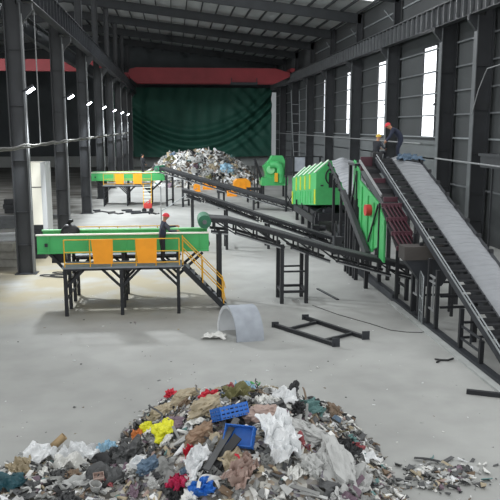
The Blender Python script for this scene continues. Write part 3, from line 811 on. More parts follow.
# orange skips
def skip(x, y, w, d, h, label, tilt=0):
    t = thing('loader_bucket', (x, y, 0), label, 'skip')
    m = MB(); a = .18*w
    poly = [(x-w/2, 0), (x+w/2, 0), (x+w/2, h*.75), (x+w/2-a, h), (x-w/2+a, h), (x-w/2, h*.75)]
    m.prism(poly, 'y', y-d/2, y+d/2); m.build('shell', 'orange', t)
    m = MB(); m.box(x-w/2-.05, x+w/2+.05, y-d/2-.06, y-d/2, .0, .14); m.box(x-w/2+.3*w, x-w/2+.34*w, y-d/2-.05, y-d/2, .1, h*.8); m.box(x+.15*w, x+.19*w, y-d/2-.05, y-d/2, .1, h*.8); m.build('rib', 'orange', t)
skip(5.95, 73.9, .95, 1.0, 1.0, 'small orange steel bin on the floor nearest the conveyors')
skip(7.6, 80.0, 1.9, 1.6, 1.35, 'large orange steel bin behind the small one at the rubbish pile foot')
skip(4.0, 82.5, 1.5, 1.2, .85, 'long orange steel bin left of the pair before the rubbish pile')
skip(2.45, 79.5, .75, .8, .85, 'leftmost orange bin seen behind the farthest conveyor')
m = MB(); m.box(4.6, 6.4, 77.5, 78.0, 0, .7)
tag(m.build('barrier_wall', 'column', org=(6.2, 77.7, 0)), 'low dark panel on the floor behind the small orange bin', 'panel')

# ------------------------------------------------------------------ loose things on the floor
t = thing('arched_sheet', (2.0, 23.6, 0), 'pale bent sheet standing as an arch on the floor', 'sheet')
A, Bp = Vector((1.42, 24.25, 0)), Vector((1.98, 22.75, 0)); ax = Vector((.95, .12, 0))
c0 = (A+Bp)/2; ch = (Bp-A)/2
def arch(u, v, k=1.0, dz=0):
    a = PI*(1-u); p = c0+ax*v+ch*(-math.cos(PI*u)*k)*1.0
    return Vector((p.x, p.y, (1.1*k)*math.sin(PI*u)+.02*noise.noise(Vector((u*6, v*4, 0)))))
m = MB(); m.grid(lambda u, v: arch(u, v), 32, 10); m.grid(lambda u, v: arch(u, v, .955), 32, 10)
m.build('shell', 'sheet', t)
m = MB(); m.grid(lambda u, v: arch(u, -.01+.03*v, 1.0-.10*v) if True else 0, 32, 1); m.grid(lambda u, v: arch(u, .02+.9*v, .93), 32, 6); m.build('lining', 'sheet_in', t)
fr = [Vector((3.54, 24.45, .07)), Vector((4.82, 25.35, .07)), Vector((6.42, 22.62, .07)), Vector((5.22, 21.95, .07))]
t = thing('floor_frame', (5.0, 23.6, 0), 'black welded rectangular steel frame lying flat on the floor', 'frame')
for a, b in ((0, 3), (1, 2)): MB().bar(fr[a], fr[b], .13, .13).build('long_bar', 'black', t)
for f in (.22, .8):
    MB().bar(fr[0].lerp(fr[3], f), fr[1].lerp(fr[2], f), .09, .09).build('cross_bar', 'black', t)
for p in fr:
    MB().box(p.x-.13, p.x+.13, p.y-.02, p.y+.02, .0, .3 if p.x > 5 else .2).build('end_plate', 'dark', t)
m = MB(); m.bar((7.84, 17.5, .06), (8.68, 17.12, .06), .12, .12)
tag(m.build('steel_bar', 'black', org=(8.2, 17.3, 0)), 'loose black square steel bar on the floor at the right edge', 'bar')
m = MB(); m.tube([(5.5, 27.4, .015), (6.2, 25.9, .015), (7.1, 24.5, .015), (7.6, 23.6, .015), (8.1, 23.3, .015), (8.6, 23.2, .015), (9.4, 23.6, .015)], .012, 5)
tag(m.build('floor_cable', 'cable', org=(7, 24, 0)), 'thin dark cable trailing across the floor to the base beam', 'cable')
m = MB(); m.tube([(7.95, 20.0, .03), (8.15, 20.2, .03), (8.35, 20.1, .05), (8.6, 20.3, .03)], .03, 6); m.tube([(8.15, 20.2, .04), (8.0, 20.3, .03)], .025, 6)
tag(m.build('hose_piece', 'cable', org=(8.3, 20.1, 0)), 'short black hose scrap on the floor right of the flat steel frame', 'hose')
m = MB(); m.bar((6.75, 28.2, .02), (6.3, 30.3, .02), .12, .04)
tag(m.build('steel_bar', 'dark', org=(6.5, 29.3, 0)), 'flat dark steel strip on the floor below the nearest conveyor', 'bar')
# tools and hoses on the floor before the far platform
far_bits = [(-6.0, 60.4, 1.7, 'hose'), (-5.0, 59.3, 1.2, 'hose'), (-4.2, 61.3, .9, 'bar'), (-3.6, 60.2, 1.3, 'bar'), (-2.9, 59.4, 1.6, 'bar'), (-6.8, 61.5, .6, 'bar'), (-1.8, 58.8, .8, 'hose')]
for k, (x, y, l, kd) in enumerate(far_bits):
    a = rnd.uniform(-.5, .5); m = MB()
    if kd == 'hose': m.tube([(x-l/2, y, .05), (x-l/6, y+.5, .05), (x+l/5, y-.3, .05), (x+l/2, y+.1, .05)], .07, 6)
    else: m.bar((x-l/2, y-l*a/2, .08), (x+l/2, y+l*a/2, .08), .16, .14)
    o = m.build('black_hose' if kd == 'hose' else 'steel_bar', 'cable' if kd == 'hose' else 'dark', org=(x, y, 0))
    tag(o, '%s %s from the left on the floor before the far platform' % (ORD[[4, 3, 2, 1, 0][0]] if False else ['second', 'third', 'fourth', 'fifth', 'sixth', 'first', 'seventh'][k], 'black hose' if kd == 'hose' else 'dark steel bar'), kd, 'bits before the far platform')
t = thing('floor_pump', (-2.35, 60.2, 0), 'small red pump on wheels before the far platform ladder', 'pump')
MB().box(-2.7, -2.0, 60, 60.6, .35, .75).build('tank', 'red', t)
m = MB(); m.bar((-2.2, 60.3, .7), (-2.15, 60.3, 1.1), .1); m.bar((-2.6, 60.3, .75), (-2.1, 60.3, 1.05), .07); m.build('handle', 'red', t)
for x in (-2.65, -2.05): MB().tube([(x, 59.95, .2), (x, 60.08, .2)], .2, 12).build('wheel', 'black', t)
m = MB(); m.tube([(-.25, 53, 0), (-.6, 54, 0)], .01, 5)
# thin stands in the middle of the hall
t = thing('work_pole', (-.9, 44, 0), 'thin grey pole with a boom standing behind the red-helmeted worker', 'pole')
MB().tube([(-.9, 44, 0), (-.9, 44, 3.6)], .035, 6).build('mast', 'pipe', t)
MB().tube([(-.9, 44, 2.0), (1.4, 44.2, 3.4)], .03, 6).build('boom', 'girt', t)
m = MB(); m.bar((-1.2, 44, .03), (-.6, 44, .03), .06); m.bar((-.9, 43.7, .03), (-.9, 44.3, .03), .06); m.build('foot', 'pipe', t)
m = MB()
for k, (x, y) in enumerate(((-6.4, 34.2), (-5.9, 34.8), (-5.4, 36.3))):
    pts = [(x+.5*math.cos(a*1.3)+.1*a, y+.35*math.sin(a), .04+.01*(a % 2)) for a in [j*.5 for j in range(18)]]
    m = MB(); m.tube(pts, .03, 5)
    tag(m.build('coiled_hose', 'cable', org=(x, y, 0)), ['nearest tangled black hose at the foot of the first left column', 'tangled black hose just behind the nearest one by the first left column', 'tangled black hose beneath the near platform end'][k], 'hose')

# ------------------------------------------------------------------ people
def person(label, J, E, helmet=None, face=(0, -1, 0), helmet_mat='helmet_red'):
    """J: joint -> (pos, radius); E: (a, b, material key); one skinned continuous body; hands get five fingers"""
    names = list(J)
    me = bpy.data.meshes.new('person'); ed = [(names.index(a), names.index(b)) for a, b, _ in E]
    me.from_pydata([J[n][0] for n in names], ed, [])
    o = bpy.data.objects.new('person', me); COL.objects.link(o)
    sk = o.modifiers.new('s', 'SKIN'); sk.use_smooth_shade = True
    for i, n in enumerate(names):
        sv = me.skin_vertices[0].data[i]; r = J[n][1]; sv.radius = (r, r); sv.use_root = (n == 'pelvis')
    o.modifiers.new('u', 'SUBSURF').levels = 2
    dg = bpy.context.evaluated_depsgraph_get(); nm = bpy.data.meshes.new_from_object(o.evaluated_get(dg)); nm.name = 'person'
    keys = []
    for _, _, k in E:
        if k not in keys: keys.append(k)
    mb = MB()
    vs = [v.co.copy() for v in nm.vertices]
    segs = [(Vector(J[a][0]), Vector(J[b][0]), k) for a, b, k in E]
    fs = []; mis = []
    for p in nm.polygons:
        c = p.center; best = None
        for a, b, k in segs:
            d = b-a; t_ = max(0, min(1, (c-a).dot(d)/max(d.length_squared, 1e-9))); q = (c-a-d*t_).length
            if best is None or q < best[0]: best = (q, k)
        mb.add([], [], 0); fs.append((list(p.vertices), keys.index(best[1])))
    mb.v = [tuple(v) for v in vs]
    for f, k in fs: mb.f.append(f); mb.mi.append(k); mb.sm.append(True)
    if 'skin' not in keys: keys.append('skin')
    if 'hair' not in keys: keys.append('hair')
    si = keys.index('skin')
    for s in ('L', 'R'):
        w, h = Vector(J['wrist'+s][0]), Vector(J['hand'+s][0]); d = (h-w).normalized()
        u = Vector((0, 0, 1)) if abs(d.z) < .8 else Vector((1, 0, 0)); a = d.cross(u).normalized(); nrm = a.cross(d)
        for k, ln in enumerate((.075, .09, .082, .06)):
            b0 = h-d*.02+a*((k-1.5)*.021); mb.tube([b0, b0+d*ln*.5-nrm*.004, b0+d*ln*.85-nrm*.022, b0+d*ln-nrm*.04], [.010, .0095, .009, .006], 6, si)
        b0 = h-d*.05+a*.035; mb.tube([b0, b0+a*.028+d*.025, b0+a*.03+d*.06-nrm*.012], [.012, .011, .007], 6, si)
    hd, ht = Vector(J['head'][0]), Vector(J['crown'][0]); up = (ht-hd).normalized(); f = Vector(face); f = (f-up*f.dot(up)).normalized(); rt = f.cross(up)
    mb.tube([hd+f*.075+up*.03, hd+f*.125-up*.01, hd+f*.085-up*.02], [.008, .018, .012], 6, si)
    for sgn in (-1, 1):
        mb.tube([hd+rt*sgn*.085+up*.02, hd+rt*sgn*.112+up*.01, hd+rt*sgn*.095-up*.035], [.012, .02, .008], 6, si)
        mb.tube([hd+f*.088+rt*sgn*.034+up*.03, hd+f*.102+rt*sgn*.034+up*.03], [.014, .006], 6, keys.index('hair'))
    mb.tube([hd+f*.09-up*.055-rt*.025, hd+f*.1-up*.055, hd+f*.09-up*.055+rt*.025], [.005, .008, .005], 5, keys.index('hair'))
    bpy.data.objects.remove(o); 
    base = Vector(J['footL'][0]); base.z -= .03
    body = mb.build('person', [M[k] for k in keys], org=base)
    tag(body, label, 'person')
    if helmet:
        m = MB(); c = hd+up*.045
        n, rings = 18, 6
        vv = []
        for i in range(rings+1):
            th = (PI/2)*i/rings
            for k in range(n):
                ph = 2*PI*k/n; vv.append(c+(f*math.cos(ph)*1.12+rt*math.sin(ph))*(.128*math.cos(th)) + up*(.125*math.sin(th)))
        ff = [(i*n+k, i*n+(k+1) % n, (i+1)*n+(k+1) % n, (i+1)*n+k) for i in range(rings) for k in range(n)]
        m.add(vv, ff, 0, True)
        brim = [c+(f*math.cos(2*PI*k/n)*(1.5 if math.cos(2*PI*k/n) > 0 else 1.2)+rt*math.sin(2*PI*k/n)*1.15)*.13-up*.012 for k in range(n)]
        m.add(vv[:n]+brim, [(k, (k+1) % n, n+(k+1) % n, n+k) for k in range(n)])
        m.build('helmet', helmet_mat, body)
    else:
        m = MB(); c = hd+up*.03-f*.012
        n = 14; vv = []
        for i in range(6):
            th = -.35+(PI/2+.35)*i/5
            for k in range(n):
                ph = 2*PI*k/n; r = .112*math.cos(th); front = math.cos(ph) > .5 and th < .4
                vv.append(c+(f*math.cos(ph)+rt*math.sin(ph))*(r*(.8 if front else 1))+up*(.12*math.sin(th)+(.05 if front else 0)))
        m.add(vv, [(i*n+k, i*n+(k+1) % n, (i+1)*n+(k+1) % n, (i+1)*n+k) for i in range(5) for k in range(n)], 0, True); m.build('hair', 'hair', body)
    return body
def stdE(top, sleeve, legs, shoe='charcoal', sk='skin'):
    return [('pelvis', 'waist', top), ('waist', 'chest', top), ('chest', 'neckb', top), ('neckb', 'neck', sk), ('neck', 'head', sk), ('head', 'crown', sk),
            ('chest', 'shL', top), ('shL', 'elL', sleeve), ('elL', 'wristL', sleeve), ('wristL', 'handL', sk),
            ('chest', 'shR', top), ('shR', 'elR', sleeve), ('elR', 'wristR', sleeve), ('wristR', 'handR', sk),
            ('pelvis', 'hipL', legs), ('hipL', 'kneeL', legs), ('kneeL', 'ankL', legs), ('ankL', 'footL', shoe),
            ('pelvis', 'hipR', legs), ('hipR', 'kneeR', legs), ('kneeR', 'ankR', legs), ('ankR', 'footR', shoe)]
RAD = dict(pelvis=.135, waist=.125, chest=.14, neckb=.065, neck=.052, head=.098, crown=.07, sh=.068, el=.047, wrist=.033, hand=.036, hip=.09, knee=.06, ank=.042, foot=.038)
def joints(base, rz, d):
    c, s = math.cos(rz), math.sin(rz); out = {}
    for k, p in d.items():
        r = RAD[k] if k in RAD else RAD[k[:-1]]
        out[k] = ((base[0]+p[0]*c-p[1]*s, base[1]+p[0]*s+p[1]*c, base[2]+p[2]), r)
    return out
# local frame: facing +y, right = +x
STAND = dict(pelvis=(0, 0, .93), waist=(0, .01, 1.1), chest=(0, .0, 1.32), neckb=(0, .0, 1.46), neck=(0, .01, 1.52), head=(0, .03, 1.62), crown=(0, .02, 1.70),
             shL=(-.19, 0, 1.4), elL=(-.27, .02, 1.13), wristL=(-.27, .16, .92), handL=(-.26, .2, .85), shR=(.19, 0, 1.4), elR=(.27, .02, 1.13), wristR=(.27, .16, .92), handR=(.26, .2, .85),
             hipL=(-.1, 0, .86), kneeL=(-.11, .03, .48), ankL=(-.11, 0, .09), footL=(-.12, .14, .04), hipR=(.1, 0, .86), kneeR=(.11, .03, .48), ankR=(.11, 0, .09), footR=(.12, .14, .04))
REACH = dict(STAND, waist=(0, .02, 1.1), chest=(0, .06, 1.31), neckb=(0, .09, 1.45), neck=(0, .11, 1.51), head=(0, .15, 1.60), crown=(0, .16, 1.68),
             shL=(-.18, .08, 1.39), elL=(-.24, .30, 1.22), wristL=(-.2, .54, 1.24), handL=(-.19, .62, 1.25), shR=(.18, .08, 1.39), elR=(.25, .24, 1.14), wristR=(.2, .48, 1.13), handR=(.18, .56, 1.13))
rz = R(-78)
person('worker in red helmet and slate overalls reaching forward on the near platform', {k: ((-.55+(p[0]+.55)*1.13, 27.3+(p[1]-27.3)*1.13, 1.93+(p[2]-1.93)*1.13), r*1.25) for k, (p, r) in joints((-.55, 27.3, 1.93), rz, REACH).items()}, stdE('navy', 'slate', 'charcoal'), True, (math.sin(-rz), math.cos(rz), 0))
person('person in dark clothes standing on the far picking platform belt', {k: (tuple(c+(a-c)*1.12 for a, c in zip(p, (-3.0, 66.95, 2.74))), r*1.3) for k, (p, r) in joints((-3.0, 66.95, 2.74), R(-60), STAND).items()}, stdE('charcoal', 'charcoal', 'charcoal'), None, (math.sin(R(60)), math.cos(R(60)), 0))
BEND = dict(STAND, pelvis=(0, -.12, .9), waist=(0, 0, 1.08), chest=(0, .2, 1.22), neckb=(0, .31, 1.3), neck=(0, .36, 1.33), head=(0, .44, 1.38), crown=(0, .48, 1.45),
            shL=(-.19, .24, 1.25), elL=(-.24, .34, .98), wristL=(-.2, .5, .78), handL=(-.18, .56, .72), shR=(.19, .24, 1.25), elR=(.24, .34, .98), wristR=(.2, .5, .8), handR=(.18, .56, .74),
            hipL=(-.1, -.1, .84), hipR=(.1, -.1, .84), kneeL=(-.12, .04, .47), kneeR=(.12, .04, .47))
rz = R(75)
person('worker in navy clothes and red helmet bending over the covered conveyor head', {k: (tuple(c+(a-c)*1.16 for a, c in zip(p, (10.6, 32.7, 5.64))), r*1.5) for k, (p, r) in joints((10.6, 32.7, 5.64), rz, BEND).items()}, stdE('navy', 'navy', 'navy'), True, (math.sin(-rz), math.cos(rz), -.4))
SIT = dict(STAND, pelvis=(0, 0, .42), waist=(0, .03, .58), chest=(0, .08, .8), neckb=(0, .11, .93), neck=(0, .12, .99), head=(0, .15, 1.08), crown=(0, .15, 1.16),
           shL=(-.19, .08, .88), elL=(-.25, .2, .66), wristL=(-.15, .4, .62), handL=(-.1, .46, .6), shR=(.19, .08, .88), elR=(.25, .2, .66), wristR=(.15, .4, .62), handR=(.1, .46, .6),
           hipL=(-.1, .03, .40), hipR=(.1, .03, .40), kneeL=(-.16, .42, .46), kneeR=(.16, .42, .46), ankL=(-.14, .36, .09), ankR=(.14, .36, .09), footL=(-.14, .48, .04), footR=(.14, .48, .04))
rz = R(-60)
person('worker in yellow helmet and grey clothes crouching at the conveyor head', {k: (tuple(c+(a-c)*1.1 for a, c in zip(p, (9.5, 32.7, 5.52))), r*1.15) for k, (p, r) in joints((9.5, 32.7, 5.52), rz, SIT).items()}, stdE('charcoal', 'slate', 'charcoal'), True, (math.sin(-rz), math.cos(rz), -.2), 'helmet_yellow')
m = MB(); m.box(9.32, 9.68, 32.56, 32.86, 5.5, 5.83)
tag(m.build('toolbox', 'black', org=(9.5, 32.7, 5.5)), 'black box the yellow-helmeted worker sits on', 'box')

# ------------------------------------------------------------------ rubbish: shapes
def film(seed, fold=.16, wl=1.0, n=12):
    o = Vector((seed*11.7, seed*5.3, seed*2.9)); r = random.Random(seed)
    ds = [(r.uniform(2, 6)*wl, r.uniform(0, PI), r.uniform(0, 6), r.uniform(.3, 1)) for _ in range(4)]
    cut = [r.uniform(.75, 1.0) for _ in range(4)]
    def fn(u, v):
        x, y = u-.5, v-.5
        ed = 1+.22*noise.noise(Vector((u*3, v*3, 0))+o)
        z = sum(a*abs(math.sin(f*(x*math.cos(t)+y*math.sin(t))+p)) for f, t, p, a in ds)*fold*.6+fold*noise.noise(Vector((u*4*wl, v*4*wl, 2))+o)
        k = cut[(0 if x < 0 else 1)+(0 if y < 0 else 2)]
        return (x*ed*k+.12*noise.noise(Vector((v*5, u*2, 4))+o), y*ed*k*.8+.12*noise.noise(Vector((u*5, v*2, 7))+o), z-.05-.25*(x*x+y*y))
    m = MB(); m.grid(fn, n, n, 0, False); return m
def closed_film(seed, *a):
    """film given a thickness so that it is a real, closed sheet"""
    m = film(seed, *a); n = len(m.v); top = list(m.v); nu = int(math.sqrt(n))
    m.v += [(x, y, z-.022) for x, y, z in top]; f0 = list(m.f)
    for f in f0: m.f.append([i+n for i in reversed(f)]); m.mi.append(0); m.sm.append(False)
    rim = [i for i in range(nu)]+[nu*(j+1)-1 for j in range(1, nu)]+[nu*nu-1-i for i in range(1, nu)]+[nu*(nu-1-j) for j in range(1, nu-1)]
    for i in range(len(rim)):
        a_, b_ = rim[i], rim[(i+1) % len(rim)]; m.f.append([a_, b_, b_+n, a_+n]); m.mi.append(0); m.sm.append(False)
    return m
def sackm(seed, sx=.5, sy=.36, sz=.24, amp=.4, fr=1.5):
    m = MB(); vs, fs = lump(seed, 1, 1, 1, amp, fr, 4, False); o = Vector((seed*1.9, seed*4.1, seed*.7)); out = []
    for v in vs:
        p = Vector(v); k = 1
        for f, a in ((2.6, .22), (5.2, .12), (9, .05)):      # creases: ridged noise stretched along a random direction
            q = Vector((p.x*f, p.y*f*.55, p.z*f*1.3))+o; k += a*(.35-abs(noise.noise(q))*1.6)
        p = p*k; out.append((p.x*sx, p.y*sy, p.z*sz))
    m.add(out, fs, 0, False); return m
def boardm(seed):
    r = random.Random(seed); l, w, t = 1.0, r.uniform(.1, .2), .03; bend_ = r.uniform(-.08, .08); m = MB()
    n = 6; vs = []
    for i in range(n+1):
        x = -l/2+l*i/n; z = bend_*math.sin(PI*i/n); tw = w*(1+.08*math.sin(i*2+seed))
        vs += [(x, -tw/2, z), (x, tw/2, z), (x, tw/2, z+t), (x, -tw/2, z+t)]
    fs = [(3, 2, 1, 0), tuple(4*n+k for k in range(4))]
    for i in range(n):
        for k in range(4): fs.append((4*i+k, 4*i+(k+1) % 4, 4*i+4+(k+1) % 4, 4*i+4+k))
    m.add(vs, fs); return m
def cartonm(seed):
    r = random.Random(seed); a, b, c, t = .5, r.uniform(.28, .4), r.uniform(.16, .3), .02; m = MB()
    m.box(-a/2, a/2, -b/2, b/2, 0, t)
    for y in (-b/2, b/2-t): m.box(-a/2, a/2, y, y+t, t, c)
    for x in (-a/2, a/2-t): m.box(x, x+t, -b/2+t, b/2-t, t, c)
    m.add([(-a/2, -b/2, c), (a/2, -b/2, c), (a/2, -b/2-.13, c+.1), (-a/2, -b/2-.13, c+.1), (-a/2, -b/2+t, c+.01), (a/2, -b/2+t, c+.01), (a/2, -b/2-.12, c+.12), (-a/2, -b/2-.12, c+.12)],
          [(0, 1, 2, 3), (7, 6, 5, 4), (0, 4, 5, 1), (1, 5, 6, 2), (2, 6, 7, 3), (3, 7, 4, 0)]); return m
def tubm(seed):
    m = MB(); n = 18; prof = [(.02, 0), (.17, .0), (.22, .3), (.24, .31), (.2, .3), (.155, .03), (.02, .03)]
    vs = [(r*math.cos(2*PI*k/n), r*math.sin(2*PI*k/n), z) for r, z in prof for k in range(n)]
    fs = [(i*n+k, i*n+(k+1) % n, (i+1)*n+(k+1) % n, (i+1)*n+k) for i in range(len(prof)-1) for k in range(n)]
    fs += [tuple(range(n)), tuple((len(prof)-1)*n+k for k in reversed(range(n)))]
    m.add(vs, fs, 0, False); return m
def bottlem(seed):
    m = MB(); m.tube([(-.3, 0, 0), (-.29, 0, 0), (.1, .01, 0), (.2, .01, 0), (.25, .01, 0), (.32, .01, 0)], [.03, .1, .1, .07, .035, .035], 10); return m
def ribbonm(seed):
    r = random.Random(seed); m = MB(); n = 22; vs = []; p = Vector((-.5, 0, 0)); a = 0
    for i in range(n+1):
        a += r.uniform(-.5, .5); p = p+Vector((math.cos(a)*.05, math.sin(a)*.05, .02*math.sin(i+seed))); w = .035
        tl = .6*math.sin(i*.4+seed); q = Vector((-math.sin(a)*math.cos(tl), math.cos(a)*math.cos(tl), math.sin(tl)))*w
        for s_ in (-1, 1): vs += [p+q*s_, p+q*s_+Vector((0, 0, .012))]
    fs = []
    for i in range(n):
        b = 4*i; fs += [(b, b+2, b+6, b+4), (b+1, b+5, b+7, b+3), (b, b+4, b+5, b+1), (b+2, b+3, b+7, b+6)]
    fs += [(0, 1, 3, 2), (4*n, 4*n+2, 4*n+3, 4*n+1)]
    m.add(vs, fs); return m

RM = {}
RCOL = {'pale grey': '#a9aaa8', 'off-white': '#d3d3cf', 'mid grey': '#7f807e', 'dark grey': '#4b4c4d', 'beige': '#a3977f', 'brown': '#6f5d4b', 'dull blue': '#53687c',
        'dull red': '#8c4448', 'teal': '#5b7f7d', 'black': '#232426', 'mauve': '#6d5a66', 'olive': '#77754f', 'pink-beige': '#a28d84', 'white': '#d9dbdc'}
for k, v in RCOL.items(): RM[k] = mat(k.replace(' ', '_').replace('-', '_')+'_plastic', v, .55, .14, 4)
VIVID = {'bright blue': '#2262b4', 'yellow': '#d6d526', 'red': '#c2263a', 'magenta': '#b52f55', 'orange': '#c4743a', 'green': '#3f9b4d', 'deep teal': '#1f4750', 'light blue': '#8fb3c8', 'brown roll': '#8c745f'}
for k, v in VIVID.items(): RM[k] = mat(k.replace(' ', '_')+'_plastic', v, .5, .12, 5)

KINDS = {'plastic_film': ('plastic film', [closed_film(s, .15+.03*(s % 3), 1.2+.4*(s % 2), 16) for s in range(1, 7)]),
         'rag': ('crumpled rag', [closed_film(s, .24, 2.2, 20) for s in range(21, 25)]),
         'stuffed_bag': ('stuffed bag', [sackm(s) for s in range(31, 36)]),
         'foam_lump': ('foam lump', [sackm(s, .4, .36, .28, .55, 2.2) for s in range(41, 44)]),
         'board_piece': ('board piece', [boardm(s) for s in range(51, 55)]),
         'carton': ('open carton', [cartonm(s) for s in range(61, 64)]),
         'tub': ('plastic tub', [tubm(71)]),
         'bottle': ('plastic bottle', [bottlem(81)]),
         'ribbon': ('twisted strip', [ribbonm(s) for s in range(91, 95)])}
PROTO = {}
def proto(kind, i, colour):
    key = (kind, i)
    if key not in PROTO:
        PROTO[key] = KINDS[kind][1][i].build(kind, RM[colour]).data
        o = [x for x in COL.objects if x.data == PROTO[key]][0]; bpy.data.objects.remove(o)
    me = PROTO[key]
    o = bpy.data.objects.new(kind, me); COL.objects.link(o)
    o.material_slots[0].link = 'OBJECT'; o.material_slots[0].material = RM[colour]
    return o

# heap surface
def heap(x, y):
    h = 1.40*math.exp(-abs((x-1.25)/(2.3 if x > 1.25 else 1.9))**3-abs((y-14.0)/2.9)**3)
    h += .52*math.exp(-((x+2.6)/2.1)**4-((y-12.4)/1.75)**2)
    h += .10*noise.noise(Vector((x*1.4, y*1.4, 4)))*min(1, h*3)+.05*noise.noise(Vector((x*4, y*4, 1)))*min(1, h*3)
    return h-.10
def hn(x, y, e=.12):
    return Vector((heap(x-e, y)-heap(x+e, y), heap(x, y-e)-heap(x, y+e), 2*e)).normalized()
m = MB()
vs = []; idx = {}; fs = []
NX, NY = 110, 90
for j in range(NY+1):
    for i in range(NX+1):
        x = -6.2+11.4*i/NX; y = 9.6+9.4*j/NY
        z = heap(x, y)+.06*noise.noise(Vector((x*7, y*7, 2)))+.035*noise.noise(Vector((x*15, y*15, 6)))
        vs.append((x, y, max(z, -.05)))
for j in range(NY):
    for i in range(NX):
        q = (j*(NX+1)+i, j*(NX+1)+i+1, (j+1)*(NX+1)+i+1, (j+1)*(NX+1)+i)
        if max(vs[k][2] for k in q) > 0.0: fs.append(q)
used = sorted({k for f in fs for k in f}); rem = {k: n for n, k in enumerate(used)}
m.add([vs[k] for k in used], [tuple(rem[k] for k in f) for f in fs], 0, False)
# fine litter that nobody could count, part of the same loose mass
lit = MB(); lr = random.Random(5)
def flake(mb, x, y, z, s, mi, nrm=Vector((0, 0, 1)), tilt=.8):
    d = Vector((lr.gauss(0, 1), lr.gauss(0, 1), lr.gauss(0, .25*tilt))).normalized()
    u = (nrm+Vector((lr.gauss(0, tilt*.5), lr.gauss(0, tilt*.5), 0))).normalized()
    a = d.cross(u).normalized(); b = u.cross(a); l, w_, t = s*lr.uniform(.5, 1.4), s*lr.uniform(.2, .8), s*lr.uniform(.05, .2)
    c = Vector((x, y, z)); k = lr.uniform(-.3, .3)*s
    vs = []
    for st in (0, 1):
        for sa, sb in ((-1, -1), (1, -1), (1.1, .9), (-.8, 1)):
            vs.append(c+a*(sa*l/2)+b*(sb*w_/2)+u*(t*st+(k if sa*sb > 0 else 0)))
    mb.add(vs, [(3, 2, 1, 0), (4, 5, 6, 7), (0, 1, 5, 4), (1, 2, 6, 5), (2, 3, 7, 6), (3, 0, 4, 7)], mi)
LMS = ['pale grey', 'off-white', 'mid grey', 'dark grey', 'beige', 'brown', 'black', 'mauve', 'white', 'teal', 'pink-beige']
wts = [5, 4, 6, 5, 2.2, 1.8, 3, 1, 1.8, .5, .4]
cnt = 0
while cnt < 5200:
    x, y = lr.uniform(-5.4, 4.8), lr.uniform(10.6, 18.6); z = heap(x, y)
    if z < .0: continue
    flake(lit, x, y, z+lr.uniform(0, .07), lr.choice((.07, .1, .14, .2)), lr.choices(range(len(LMS)), wts)[0], hn(x, y)); cnt += 1
base = m.build('rubbish_heap', 'rubble'); tag(base, 'loose base of mixed grey rubbish under the pieces of the front heap', 'rubbish', None, 'stuff')
tag(lit.build('litter', [RM[k] for k in LMS], fix=False), 'fine grey and white litter all over the front heap', 'litter', None, 'stuff')

# recognisable pieces: (x, y) on the heap found where the photo shows them
LAND = []
def seat(o, x, y, s, rz=0, tilt=(0, 0), up=.05, z=None):
    n = hn(x, y); q = Vector((0, 0, 1)).rotation_difference(n)
    o.rotation_mode = 'QUATERNION'
    from mathutils import Euler
    o.rotation_quaternion = q @ Euler((tilt[0], tilt[1], rz)).to_quaternion()
    o.location = (x, y, (max(heap(x, y), 0) if z is None else z)+up)
    o.scale = s if isinstance(s, tuple) else (s, s, s)
    return o
def mark(kind, i, colour, x, y, s, label, cat, ref, rz=0, tilt=(0, 0), up=.08, name=None):
    o = seat(proto(kind, i, colour), x, y, s, rz, tilt, up)
    if name: o.name = name
    tag(o, label, cat); LAND.append((ref, x, y)); return o
#MARKS
def spot(px, py):
    """point of the heap surface seen at a place of the photograph (ray marched)"""
    F = 700.0; p, a = R(9.966), R(6.104)
    v = Vector(((px-250)/F, 1.0, (250-py)/F))
    vl = v.y*math.cos(p)+v.z*math.sin(p); vz = v.z*math.cos(p)-v.y*math.sin(p)
    d = Vector((v.x*math.cos(a)+vl*math.sin(a), -v.x*math.sin(a)+vl*math.cos(a), vz))
    t = 9.0
    while t < 26:
        q = Vector((0, 0, 7.2))+d*t
        if q.z < max(heap(q.x, q.y), 0): break
        t += .03
    return q.x, q.y
def at(px, py): return spot(px, py)
X_, Y_ = at(235, 428)
# slatted blue crates
def crate(x, y, rz, tilt, label, ref, s=1.0):
    t = thing('plastic_crate', (0, 0, 0), label, 'crate')
    a, b, c = .62, .42, .26
    m = MB(); m.box(-a/2, a/2, -b/2, b/2, 0, .02); m.build('bottom', RM['bright blue'], t)
    for yy in (-b/2, b/2):
        m = MB()
        for z in (.04, .12, .2): m.box(-a/2, a/2, yy-.01, yy+.01, z, z+.05)
        for k in range(7): m.box(-a/2+k*a/6-.015, -a/2+k*a/6+.015, yy-.012, yy+.012, 0, c)
        m.build('long_side', RM['bright blue'], t)
    for xx in (-a/2, a/2):
        m = MB()
        for z in (.04, .12, .2): m.box(xx-.01, xx+.01, -b/2, b/2, z, z+.05)
        for k in range(5): m.box(xx-.012, xx+.012, -b/2+k*b/4-.015, -b/2+k*b/4+.015, 0, c)
        m.build('short_side', RM['bright blue'], t)
    seat(t, x, y, s, rz, tilt, .12); LAND.append((ref, x, y)); return t
crate(*at(231, 424), R(25), (R(-38), R(8)), 'upper bright blue slatted crate tipped over near the top of the heap', 'the upper blue crate')
crate(*at(241, 444), R(-20), (R(28), R(-12)), 'lower bright blue slatted crate just below the upper one on the heap', 'the lower blue crate', .9)
def L(kind, i, colour, px, py, s, label, cat, ref, rz=0, tilt=(0, 0), up=.1, name=None):
    x, y = at(px, py); return mark(kind, i, colour, x, y, s, label, cat, ref, R(rz), (R(tilt[0]), R(tilt[1])), up, name)
L('stuffed_bag', 0, 'yellow', 165, 437, (.55, .62, .8), 'larger bright yellow sack on the left slope of the front heap', 'sack', 'the yellow sack', 60, (30, 0), .14)
